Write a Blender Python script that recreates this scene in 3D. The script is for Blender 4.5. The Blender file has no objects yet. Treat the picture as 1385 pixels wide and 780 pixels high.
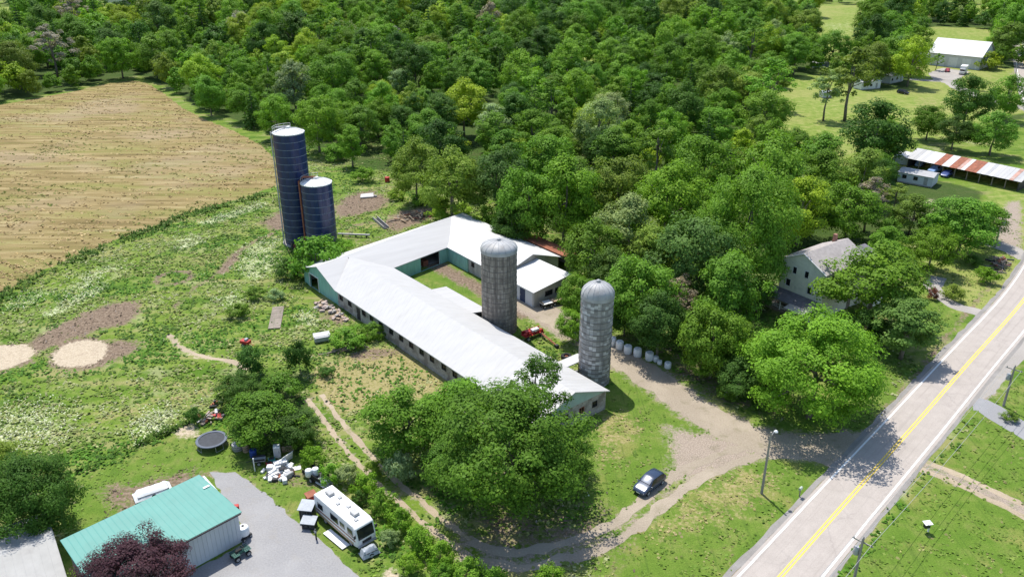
import bpy, bmesh, math, random
import numpy as np
from mathutils import Vector, Matrix
from mathutils.geometry import tessellate_polygon

R = math.radians
rnd = random.Random(7)
S = bpy.context.scene
C = S.collection

# ------------------------------------------------------------------ camera
CAM_F, CAM_P, CAM_H = 1100.0, R(24.6), 60.0          # focal length for a 1385 px wide picture, pitch down, height in m
cam = bpy.data.cameras.new('camera')
cam.sensor_width = 36.0
cam.lens = CAM_F / 1385.0 * 36.0
cam.clip_start = 0.5
cam.clip_end = 9000
camo = bpy.data.objects.new('camera', cam)
C.objects.link(camo)
camo.location = (0, 0, CAM_H)
camo.rotation_euler = (math.pi / 2 - CAM_P, 0, 0)
S.camera = camo

# ------------------------------------------------------------------ light
SUN_EL, SUN_AZ = R(64), R(-24)                        # sun stands high beyond the barn, a little to the left (azimuth from +Y)
world = bpy.data.worlds.new('World')
S.world = world
world.use_nodes = True
wn = world.node_tree
sky = wn.nodes.new('ShaderNodeTexSky')
sky.sky_type = 'NISHITA'
sky.sun_disc = False
sky.sun_elevation = SUN_EL
sky.sun_rotation = SUN_AZ
sky.altitude = 200
bgn = wn.nodes['Background']
wn.links.new(sky.outputs[0], bgn.inputs[0])
bgn.inputs[1].default_value = 0.135
sd = bpy.data.lights.new('sun', 'SUN')
sd.energy = 3.8
sd.angle = R(0.55)
sd.color = (1.0, 0.955, 0.87)
so = bpy.data.objects.new('sun', sd)
C.objects.link(so)
tosun = Vector((math.sin(SUN_AZ) * math.cos(SUN_EL), math.cos(SUN_AZ) * math.cos(SUN_EL), math.sin(SUN_EL)))
so.rotation_euler = tosun.to_track_quat('Z', 'Y').to_euler()
so.location = (0, 0, 200)
S.view_settings.view_transform = 'Standard'
S.view_settings.look = 'None'
S.view_settings.gamma = 1
S.view_settings.use_curve_mapping = False
S.view_settings.exposure = 0.6
S.cycles.max_bounces = 6
S.cycles.diffuse_bounces = 3
S.cycles.glossy_bounces = 2
S.cycles.transmission_bounces = 3
S.cycles.transparent_max_bounces = 4

# ------------------------------------------------------------------ survey: picture point -> place on the land
def G(u, v, z=0.0):
    x = (u - 692.5) / CAM_F
    y = (390 - v) / CAM_F
    d = (x, math.cos(CAM_P) + y * math.sin(CAM_P), -math.sin(CAM_P) + y * math.cos(CAM_P))
    t = (z - CAM_H) / d[2]
    return Vector((d[0] * t, d[1] * t, z))
def GP(pts, z=0.0):
    return [G(u, v, z) for u, v in pts]
def depth(p):
    return p[1] * math.cos(CAM_P) - (p[2] - CAM_H) * math.sin(CAM_P)
def PX(p):
    dz = p[2] - CAM_H
    d = depth(p)
    return 692.5 + CAM_F * p[0] / d, 390 - CAM_F * (p[1] * math.sin(CAM_P) + dz * math.cos(CAM_P)) / d
def top_z(base, v):
    """height of the point above base that is seen at picture row v"""
    lo, hi = 0.0, 60.0
    for _ in range(40):
        m = (lo + hi) / 2
        if PX((base[0], base[1], m))[1] > v: lo = m
        else: hi = m
    return lo

# ------------------------------------------------------------------ objects
def tag(o, label=None, cat=None, group=None, kind=None):
    if label: o['label'] = label
    if cat: o['category'] = cat
    if group: o['group'] = group
    if kind: o['kind'] = kind
    return o
def thing(name, label, cat, loc=(0, 0, 0), rz=0.0, group=None):
    o = bpy.data.objects.new(name, None)
    o.empty_display_size = 0.5
    C.objects.link(o)
    o.location = loc
    o.rotation_euler = (0, 0, rz)
    return tag(o, label, cat, group)
def link(name, me, parent=None, loc=None):
    o = bpy.data.objects.new(name, me)
    C.objects.link(o)
    if parent: o.parent = parent
    if loc is not None: o.location = loc
    return o
KIDS = {}
def copy_thing(src, kids, loc, rz, label, group=None, scale=None):
    r = src.copy(); C.objects.link(r)
    r.location = loc; r.rotation_euler = (0, 0, rz)
    if scale is not None: r.scale = scale
    r['label'] = label
    if group: r['group'] = group
    for ch in kids:
        c = ch.copy(); C.objects.link(c); c.parent = r
        for g in ch.children:
            d = g.copy(); C.objects.link(d); d.parent = c
    return r

class MB:
    def __init__(s):
        s.v = []; s.f = []; s.m = []
    def add(s, vs, fs, mi=0):
        n = len(s.v)
        s.v += [tuple(p) for p in vs]
        for f in fs:
            s.f.append(tuple(i + n for i in f)); s.m.append(mi)
        return s
    def box(s, c, d, rz=0.0, mi=0, rx=0.0, ry=0.0):
        hx, hy, hz = d[0] / 2, d[1] / 2, d[2] / 2
        M = Matrix.Rotation(rz, 3, 'Z') @ Matrix.Rotation(ry, 3, 'Y') @ Matrix.Rotation(rx, 3, 'X')
        vs = [M @ Vector((x, y, z)) + Vector(c) for z in (-hz, hz) for x, y in ((-hx, -hy), (hx, -hy), (hx, hy), (-hx, hy))]
        return s.add(vs, [(3, 2, 1, 0), (4, 5, 6, 7), (0, 1, 5, 4), (1, 2, 6, 5), (2, 3, 7, 6), (3, 0, 4, 7)], mi)
    def tube(s, pts, rs, n=8, mi=0, caps=True):
        pts = [Vector(p) for p in pts]
        if not hasattr(rs, '__len__'): rs = [rs] * len(pts)
        vs = []
        for i, p in enumerate(pts):
            d = (pts[min(i + 1, len(pts) - 1)] - pts[max(i - 1, 0)]).normalized()
            a = d.cross(Vector((0, 0, 1)) if abs(d.z) < .9 else Vector((1, 0, 0))).normalized()
            b = d.cross(a)
            for k in range(n):
                t = 2 * math.pi * k / n
                vs.append(p + (a * math.cos(t) + b * math.sin(t)) * rs[i])
        fs = []
        for i in range(len(pts) - 1):
            for k in range(n):
                q = (k + 1) % n
                fs.append((i * n + k, i * n + q, (i + 1) * n + q, (i + 1) * n + k))
        if caps:
            fs.append(tuple(range(n))[::-1]); fs.append(tuple(range((len(pts) - 1) * n, len(pts) * n)))
        return s.add(vs, fs, mi)
    def prism(s, poly, z0, z1, mi=0):
        n = len(poly)
        vs = [(p[0], p[1], z0) for p in poly] + [(p[0], p[1], z1) for p in poly]
        fs = [tuple(range(n))[::-1], tuple(range(n, 2 * n))] + [(i, (i + 1) % n, n + (i + 1) % n, n + i) for i in range(n)]
        return s.add(vs, fs, mi)
    def lathe(s, prof, n=24, c=(0, 0, 0), mi=0, cap0=False, cap1=False):
        vs = []
        for r, z in prof:
            for k in range(n):
                t = 2 * math.pi * k / n
                vs.append((c[0] + r * math.cos(t), c[1] + r * math.sin(t), c[2] + z))
        fs = []
        for i in range(len(prof) - 1):
            for k in range(n):
                q = (k + 1) % n
                fs.append((i * n + k, i * n + q, (i + 1) * n + q, (i + 1) * n + k))
        if cap0: fs.append(tuple(range(n))[::-1])
        if cap1: fs.append(tuple(range((len(prof) - 1) * n, len(prof) * n)))
        return s.add(vs, fs, mi)
    def slab(s, quad, th, mi=0):
        """a sheet of thickness th under the given corner points"""
        q = [Vector(p) for p in quad]
        n = len(q)
        vs = q + [p - Vector((0, 0, th)) for p in q]
        fs = [tuple(range(n)), tuple(range(n, 2 * n))[::-1]] + [(i, n + i, n + (i + 1) % n, (i + 1) % n) for i in range(n)]
        return s.add(vs, fs, mi)
    def build(s, name, mats, parent=None, smooth=False, loc=None, label=None, kind=None, bevel=0.0):
        me = bpy.data.meshes.new(name)
        me.from_pydata(s.v, [], s.f)
        if not isinstance(mats, (list, tuple)): mats = [mats]
        for m in mats: me.materials.append(m)
        if len(mats) > 1: me.polygons.foreach_set('material_index', s.m)
        bm = bmesh.new(); bm.from_mesh(me)
        bmesh.ops.recalc_face_normals(bm, faces=bm.faces)
        if bevel > 0:
            es = [e for e in bm.edges if len(e.link_faces) == 2 and e.calc_face_angle(0) > 0.6]
            bmesh.ops.bevel(bm, geom=es, offset=bevel, segments=2, affect='EDGES', profile=0.5)
        bm.to_mesh(me); bm.free()
        if smooth:
            me.polygons.foreach_set('use_smooth', [True] * len(me.polygons))
            try: me.set_sharp_from_angle(angle=R(40))
            except Exception: pass
        o = link(name, me, parent, loc)
        if label: o['label'] = label
        if kind: o['kind'] = kind
        return o

# ------------------------------------------------------------------ materials
class NT:
    def __init__(s, name):
        s.mat = bpy.data.materials.new(name); s.mat.use_nodes = True
        s.t = s.mat.node_tree; s.b = s.t.nodes['Principled BSDF']; s.out = s.t.nodes['Material Output']
    def n(s, typ, **kw):
        x = s.t.nodes.new(typ)
        for k, v in kw.items(): setattr(x, k, v)
        return x
    def l(s, a, b): s.t.links.new(a, b)
    def coord(s, which='Object', scale=(1, 1, 1), rot=(0, 0, 0)):
        tc = s.n('ShaderNodeTexCoord'); mp = s.n('ShaderNodeMapping')
        mp.inputs['Scale'].default_value = scale; mp.inputs['Rotation'].default_value = rot
        s.l(tc.outputs[which], mp.inputs[0]); return mp.outputs[0]
    def noise(s, vec, scale, detail=4, rough=.55, dist=0.0):
        x = s.n('ShaderNodeTexNoise'); s.l(vec, x.inputs['Vector'])
        x.inputs['Scale'].default_value = scale; x.inputs['Detail'].default_value = detail
        x.inputs['Roughness'].default_value = rough; x.inputs['Distortion'].default_value = dist
        return x.outputs['Fac']
    def vor(s, vec, scale, out='Distance', feature='F1'):
        x = s.n('ShaderNodeTexVoronoi', feature=feature); s.l(vec, x.inputs['Vector']); x.inputs['Scale'].default_value = scale
        return x.outputs[out]
    def ramp(s, fac, stops, interp='LINEAR'):
        x = s.n('ShaderNodeValToRGB'); x.color_ramp.interpolation = interp
        e = x.color_ramp.elements
        while len(e) < len(stops): e.new(0.5)
        for i, (p, c) in enumerate(stops):
            e[i].position = p
            e[i].color = (c, c, c, 1) if not hasattr(c, '__len__') else (c[0], c[1], c[2], 1)
        s.l(fac, x.inputs[0]); return x.outputs[0]
    def mix(s, fac, a, b, mode='MIX'):
        x = s.n('ShaderNodeMix', data_type='RGBA', blend_type=mode)
        x.clamp_result = False
        for inp, val in ((x.inputs[0], fac), (x.inputs[6], a), (x.inputs[7], b)):
            if hasattr(val, 'is_linked'): s.l(val, inp)
            elif hasattr(val, '__len__'): inp.default_value = (val[0], val[1], val[2], 1)
            else: inp.default_value = val
        return x.outputs[2]
    def math(s, op, a, b=0.0, c=None, clamp=False):
        x = s.n('ShaderNodeMath', operation=op, use_clamp=clamp)
        for inp, val in zip(x.inputs, (a, b, c)):
            if val is None: continue
            if hasattr(val, 'is_linked'): s.l(val, inp)
            else: inp.default_value = val
        return x.outputs[0]
    def sstep(s, val, lo, hi):
        x = s.n('ShaderNodeMapRange', interpolation_type='SMOOTHSTEP')
        s.l(val, x.inputs[0]); x.inputs[1].default_value = lo; x.inputs[2].default_value = hi
        return x.outputs[0]
    def attr(s, name, typ='GEOMETRY'):
        x = s.n('ShaderNodeAttribute', attribute_name=name, attribute_type=typ); return x
    def bump(s, h, strength=.3, dist=.05):
        x = s.n('ShaderNodeBump'); s.l(h, x.inputs['Height'])
        x.inputs['Strength'].default_value = strength; x.inputs['Distance'].default_value = dist
        s.l(x.outputs[0], s.b.inputs['Normal'])
    def fin(s, col=None, rough=.7, spec=.3, metal=0.0):
        if col is not None:
            if hasattr(col, 'is_linked'): s.l(col, s.b.inputs['Base Color'])
            else: s.b.inputs['Base Color'].default_value = (*col, 1)
        if hasattr(rough, 'is_linked'): s.l(rough, s.b.inputs['Roughness'])
        else: s.b.inputs['Roughness'].default_value = rough
        s.b.inputs['Specular IOR Level'].default_value = spec
        s.b.inputs['Metallic'].default_value = metal
        return s.mat

def worn(name, col, rough=.7, var=.25, scale=1.5, dirt=None, dirt_amt=.3, spec=.3, metal=0.0, bump=.0, stretch=(1, 1, 1)):
    """one colour with uneven tone and patches of dirt"""
    t = NT(name); v = t.coord('Object', stretch)
    a = t.noise(v, scale, 5)
    lo = tuple(c * (1 - var) for c in col); hi = tuple(min(1, c * (1 + var)) for c in col)
    c = t.ramp(a, [(.3, lo), (.7, hi)])
    if dirt:
        m = t.sstep(t.noise(v, scale * .45, 6, .65), .62 - dirt_amt * .4, .78)
        c = t.mix(m, c, dirt)
    if bump: t.bump(t.noise(v, scale * 6, 3), bump)
    return t.fin(c, rough, spec, metal)

M = {}
M['white_roof'] = worn('white_roof', (.465, .46, .455), .55, .05, 1.0, (.43, .42, .405), .28, .25, stretch=(1.1, .09, 1))
M['white_roof_b'] = worn('white_roof_bright', (.60, .60, .595), .5, .03, .3, (.54, .54, .54), .12)
M['teal_wall'] = worn('teal_wall', (.23, .45, .38), .6, .15, 1.2, (.3, .4, .36), .3, stretch=(2, 2, .4))
M['teal_roof'] = worn('teal_roof', (.065, .27, .235), .5, .06, .6, (.10, .29, .26), .2, .3)
M['teal_roof_d'] = worn('teal_roof_dark', (.015, .27, .2), .45, .1, .6)
M['stone_wall'] = None
M['panel_wall'] = worn('pale_panel', (.55, .58, .62), .5, .05, .8, (.45, .47, .5), .2, stretch=(1, 1, .3))
M['grey_wall'] = worn('grey_board', (.42, .40, .37), .8, .15, 1.3, (.25, .22, .2), .4, stretch=(1, 1, .4))
M['dark_trim'] = worn('dark_trim', (.035, .035, .04), .5, .2, 2)
M['dark_in'] = worn('dark_inside', (.02, .017, .016), .9, .2, 2)
M['glass'] = worn('dark_glass', (.018, .02, .024), .12, .2, 2, spec=.5)
M['white'] = worn('white_paint', (.74, .74, .73), .5, .06, 2, (.55, .53, .5), .2)
M['white_plastic'] = worn('white_wrap', (.74, .76, .78), .35, .06, 3, (.55, .58, .58), .2, .4, bump=.25)
M['grey_metal'] = worn('grey_metal', (.36, .37, .38), .45, .15, 3, (.25, .22, .2), .3, .5)
M['galv'] = worn('galvanised', (.40, .40, .40), .5, .12, 1.2, (.36, .34, .33), .4, .4, stretch=(1.5, 1.5, .35))
M['black'] = worn('black_rubber', (.018, .018, .018), .8, .2, 4)
M['red'] = worn('red_paint', (.42, .035, .03), .5, .2, 3, (.25, .09, .05), .3)
M['rust'] = worn('rust', (.30, .11, .065), .8, .3, 1.2, (.2, .08, .05), .4)
M['blue_plastic'] = worn('blue_plastic', (.025, .07, .32), .4, .15, 3)
M['wood'] = worn('weathered_wood', (.26, .22, .18), .85, .25, 2, (.14, .11, .09), .4, stretch=(.4, .4, 3))
M['pole'] = worn('pole_wood', (.30, .28, .25), .85, .2, 2, (.16, .14, .12), .4, stretch=(3, 3, .3))
M['bark'] = worn('bark', (.19, .165, .135), .95, .3, 2.5, (.27, .25, .21), .3, bump=.4, stretch=(2, 2, .5))
M['concrete'] = worn('concrete', (.36, .34, .31), .9, .15, 1, (.25, .23, .2), .4, bump=.15)
M['tarp_grey'] = worn('grey_tarp', (.34, .37, .41), .5, .15, 2.5, bump=.4)
M['pink_stone'] = worn('pink_stone', (.42, .34, .30), .9, .25, 2.5, (.3, .25, .22), .4, bump=.4)
M['tan_wood'] = worn('tan_wood', (.4, .3, .2), .85, .25, 2)
M['yellow_line'] = worn('yellow_line', (.74, .53, .10), .7, .1, 1.2, (.55, .45, .2), .25)
M['white_line'] = worn('white_line', (.78, .78, .77), .7, .06, 1.2, (.5, .48, .45), .22)
M['shingle'] = worn('shingle', (.37, .335, .32), .9, .14, 1.6, (.30, .27, .26), .3, bump=.3)
M['shingle_d'] = worn('shingle_dark', (.17, .16, .18), .9, .2, 1.6, bump=.3)
M['cream'] = worn('cream_siding', (.78, .76, .64), .7, .08, 1.5, (.42, .42, .36), .2)
M['car_blue'] = worn('car_paint_blue', (.035, .055, .10), .22, .1, 1, spec=.6, metal=.2)
M['car_red'] = worn('car_paint_red', (.3, .03, .03), .3, .1, 1, spec=.6)
M['car_white'] = worn('car_paint_white', (.7, .7, .7), .3, .05, 1, spec=.6)
M['car_bluish'] = worn('car_paint_pale_blue', (.2, .32, .55), .3, .08, 1, spec=.6)
M['car_navy'] = worn('car_paint_navy', (.04, .07, .22), .3, .08, 1, spec=.6)
M['car_black'] = worn('car_paint_black', (.02, .02, .024), .25, .1, 1, spec=.6)
M['tail'] = worn('red_lens', (.35, .01, .01), .2, .1, 1)
M['lens'] = worn('clear_lens', (.7, .7, .72), .15, .05, 1, spec=.6)
M['mat_black'] = worn('trampoline_mat', (.045, .05, .06), .7, .2, 2)
M['pad_blue'] = worn('trampoline_pad', (.10, .12, .16), .6, .2, 2)
M['brown_stripe'] = worn('brown_stripe', (.3, .13, .08), .5, .15, 2)

def stone_wall_mat():
    t = NT('limewashed_block'); v = t.coord('Object')
    br = t.n('ShaderNodeTexBrick')
    mp = t.n('ShaderNodeMapping'); mp.inputs['Rotation'].default_value = (R(90), 0, 0)
    t.l(v, mp.inputs[0]); t.l(mp.outputs[0], br.inputs['Vector'])
    br.inputs['Color1'].default_value = (.47, .44, .40, 1); br.inputs['Color2'].default_value = (.36, .33, .30, 1)
    br.inputs['Mortar'].default_value = (.27, .25, .22, 1); br.inputs['Scale'].default_value = 1.0
    br.inputs['Brick Width'].default_value = .42; br.inputs['Row Height'].default_value = .21; br.inputs['Mortar Size'].default_value = .02
    m = t.sstep(t.noise(v, .7, 6, .65), .42, .62)
    c = t.mix(m, br.outputs[0], (.22, .19, .17))
    t.bump(br.outputs['Fac'], .2, .02)
    return t.fin(c, .9)
M['stone_wall'] = stone_wall_mat()

def stave_mat(name, base, dark, pale, streak=3.0, patch=0.5):
    """concrete silo staves: every stave its own tone, rain streaks and pale patches"""
    t = NT(name)
    tone = t.attr('tone').outputs['Fac']
    v = t.coord('Object', (1, 1, .05)); w = t.coord('Object')
    c = t.ramp(tone, [(0, tuple(x * .70 for x in base)), (.72, tuple(x * 1.12 for x in base)), (.9, pale), (1, pale)])
    st = t.sstep(t.noise(v, streak, 3, .6), .5 - patch * .12, .72)
    c = t.mix(t.math('MULTIPLY', st, .75), c, dark)
    c = t.mix(t.math('MULTIPLY', t.sstep(t.noise(w, .35, 5, .6), .5, .7), .5), c, dark)
    t.bump(t.noise(w, 9, 3), .25, .03)
    return t.fin(c, .9, .2)
M['shed_grey'] = worn('shed_roof_grey', (.36, .355, .34), .6, .08, .8, (.28, .27, .26), .35)
M['hoop_dark'] = worn('hoop_rusty', (.17, .145, .125), .7, .2, 2)
M['teal_pale'] = worn('teal_faded', (.34, .46, .43), .6, .1, 1.0, (.42, .44, .42), .4)
M['stave_a'] = stave_mat('stave_brown_grey', (.31, .275, .235), (.115, .10, .09), (.34, .31, .27), 3.2, 1.1)
M['stave_b'] = stave_mat('stave_grey', (.33, .32, .305), (.19, .185, .18), (.56, .55, .53), 1.2, .0)
M['blue_panel'] = worn('blue_enamel', (.011, .024, .092), .3, .25, .5, (.025, .042, .12), .3, .5, stretch=(1, 1, .4))
M['blue_seam'] = worn('seam_strip', (.16, .2, .27), .5, .2, 2)
M['silo_top'] = worn('silo_cap_white', (.72, .72, .71), .5, .08, 1.2, (.45, .44, .43), .3)
M['dome'] = worn('dome_sheet', (.42, .42, .42), .5, .1, 1, (.24, .23, .22), .5)

def leaf_mat(name):
    t = NT(name)
    tint = t.attr('tint', 'INSTANCER').outputs['Color']
    k = t.attr('tone').outputs['Fac']
    g = t.ramp(k, [(0, (.62, .66, .62)), (.5, (1, 1, 1)), (1, (1.5, 1.38, 1.25))])
    c = t.mix(1.0, tint, g, 'MULTIPLY')
    t.b.inputs['Roughness'].default_value = .55
    t.b.inputs['Specular IOR Level'].default_value = .10
    t.l(c, t.b.inputs['Base Color'])
    tr = t.n('ShaderNodeBsdfTranslucent'); t.l(t.mix(1.0, c, (1.25, 1.35, .7), 'MULTIPLY'), tr.inputs[0])
    mx = t.n('ShaderNodeMixShader'); mx.inputs[0].default_value = .30
    t.l(t.b.outputs[0], mx.inputs[1]); t.l(tr.outputs[0], mx.inputs[2]); t.l(mx.outputs[0], t.out.inputs[0])
    return t.mat
M['leaf'] = leaf_mat('leaf')
def blade_mat(name):
    t = NT(name)
    c = t.attr('col').outputs['Color']
    t.l(c, t.b.inputs['Base Color']); t.b.inputs['Roughness'].default_value = .7; t.b.inputs['Specular IOR Level'].default_value = .15
    tr = t.n('ShaderNodeBsdfTranslucent'); t.l(c, tr.inputs[0])
    mx = t.n('ShaderNodeMixShader'); mx.inputs[0].default_value = .12
    t.l(t.b.outputs[0], mx.inputs[1]); t.l(tr.outputs[0], mx.inputs[2]); t.l(mx.outputs[0], t.out.inputs[0])
    return t.mat
M['blade'] = blade_mat('grass_blade')

# ------------------------------------------------------------------ the land: where each kind of ground lies
def pdist(poly, X, Y):
    """signed distance to a polygon, negative inside"""
    P = np.array([(p[0], p[1]) for p in poly])
    d2 = np.full(X.shape, 1e18); ins = np.zeros(X.shape, bool)
    for i in range(len(P)):
        a = P[i]; b = P[(i + 1) % len(P)]
        e = b - a; L = max(e @ e, 1e-9)
        t = np.clip(((X - a[0]) * e[0] + (Y - a[1]) * e[1]) / L, 0, 1)
        d2 = np.minimum(d2, (X - a[0] - t * e[0]) ** 2 + (Y - a[1] - t * e[1]) ** 2)
        if a[1] != b[1]:
            c = ((a[1] > Y) != (b[1] > Y)) & (X < (b[0] - a[0]) * (Y - a[1]) / (b[1] - a[1]) + a[0])
            ins ^= c
    d = np.sqrt(d2)
    return np.where(ins, -d, d)
def ldist(line, X, Y):
    P = np.array([(p[0], p[1]) for p in line])
    d2 = np.full(X.shape, 1e18)
    for i in range(len(P) - 1):
        a = P[i]; e = P[i + 1] - a; L = max(e @ e, 1e-9)
        t = np.clip(((X - a[0]) * e[0] + (Y - a[1]) * e[1]) / L, 0, 1)
        d2 = np.minimum(d2, (X - a[0] - t * e[0]) ** 2 + (Y - a[1] - t * e[1]) ** 2)
    return np.sqrt(d2)
def catmull(pts, step=1.0):
    P = [Vector((p[0], p[1], 0)) for p in pts]
    P = [P[0] * 2 - P[1]] + P + [P[-1] * 2 - P[-2]]
    out = []
    for i in range(1, len(P) - 2):
        n = max(1, int((P[i + 1] - P[i]).length / step))
        for k in range(n):
            t = k / n
            out.append(.5 * ((2 * P[i]) + (P[i + 1] - P[i - 1]) * t + (2 * P[i - 1] - 5 * P[i] + 4 * P[i + 1] - P[i + 2]) * t * t + (3 * P[i] - P[i - 1] - 3 * P[i + 1] + P[i + 2]) * t ** 3))
    out.append(P[-2]); return out
def offset(line, d):
    out = []
    for i, p in enumerate(line):
        t = (line[min(i + 1, len(line) - 1)] - line[max(i - 1, 0)]).normalized()
        out.append(p + Vector((t.y, -t.x, 0)) * d)      # positive = to the right of travel
    return out

# the road runs from below the picture up to the right, bending left beyond the frame
road_px = [(940, 910), (1055, 780), (1143, 680), (1232, 580), (1308, 493), (1385, 405), (1418, 350), (1436, 300), (1436, 250), (1418, 190), (1396, 130), (1387, 95), (1381, 60), (1377, 35), (1373, 15), (1366, 2)]
ROAD = catmull(GP(road_px), 2.0)
HAY = GP([(-330, 560), (-60, 428), (0, 396), (60, 364), (120, 339), (200, 308), (262, 285), (330, 268), (376, 250), (379, 232), (370, 214), (352, 196), (318, 178), (280, 163), (248, 147), (222, 127), (202, 114), (180, 109), (145, 113), (100, 124), (40, 135), (-20, 146), (-120, 160), (-420, 205)])
LANE = [(1162, 600), (1100, 604), (1040, 598), (985, 578), (940, 552), (900, 524), (860, 497), (822, 474), (785, 452), (752, 430), (722, 412), (690, 402)]
LANE_C = [(1060, 604), (1010, 612), (965, 628), (925, 648), (888, 675), (852, 705), (815, 728), (770, 742), (700, 757), (630, 742)]
YARD = [(283, 638), (318, 638), (352, 662), (378, 684), (400, 703), (440, 738), (500, 792), (470, 830), (300, 830), (215, 800), (262, 772), (328, 737), (330, 722), (322, 695), (300, 668)]
DRIVE_A = [(1316, 545), (1330, 548), (1352, 562), (1400, 590), (1460, 622)]
DRIVE_B = [(1228, 622), (1262, 634), (1300, 650), (1345, 671), (1395, 696), (1460, 730)]
DRIVE_H = [(1330, 424), (1300, 416), (1275, 403), (1262, 388), (1268, 374)]
DRIVE_P = [(1392, 350), (1370, 339), (1352, 332), (1330, 326)]
DRIVE_F = [(1395, 149), (1365, 142), (1335, 135), (1308, 125), (1285, 112), (1272, 104)]
DRIVE_F2 = [(1282, 110), (1255, 109), (1228, 107)]
FOREST = GP([(-80, 152), (60, 130), (115, 118), (180, 104), (225, 120), (258, 147), (335, 172), (384, 198), (425, 205), (470, 225), (540, 240), (600, 258), (655, 272), (720, 305), (775, 340), (792, 400), (840, 447), (930, 500), (1010, 540), (1050, 450), (1060, 400), (1200, 330), (1330, 320), (1350, 260), (1200, 225), (1210, 192), (1375, 165), (1480, 150), (1480, 2), (-80, 2)])
CLEAR = [GP(p) for p in (
    [(1036, 222), (1040, 150), (1046, 112), (1110, 98), (1160, 122), (1228, 118), (1240, 100), (1222, 92), (1240, 84), (1262, 95), (1335, 94), (1400, 92), (1400, 152), (1350, 158), (1310, 172), (1262, 190), (1215, 185), (1150, 225)],
    [(1098, 82), (1098, 22), (1165, 14), (1170, 70), (1140, 88)],
    [(-60, 52), (-60, 6), (22, 6), (28, 50)],
    [(118, 36), (122, 4), (178, 3), (182, 34)], [(205, 36), (207, 9), (232, 9), (233, 34)],
    [(890, 42), (893, 18), (962, 18), (962, 38)], [(995, 22), (1000, 6), (1400, 6), (1400, 24)],
    [(775, 82), (780, 66), (812, 68), (812, 84)], [(915, 172), (918, 140), (985, 140), (985, 172)],
    [(1222, 102), (1225, 72), (1256, 34), (1348, 40), (1348, 102)],
    [(1330, 320), (1342, 262), (1330, 240), (1480, 240), (1480, 420), (1290, 420), (1250, 380), (1262, 345)])]
BARN_AREA = GP([(400, 395), (460, 350), (640, 290), (770, 355), (780, 400), (700, 420), (820, 530), (780, 570), (640, 560)])

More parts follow.
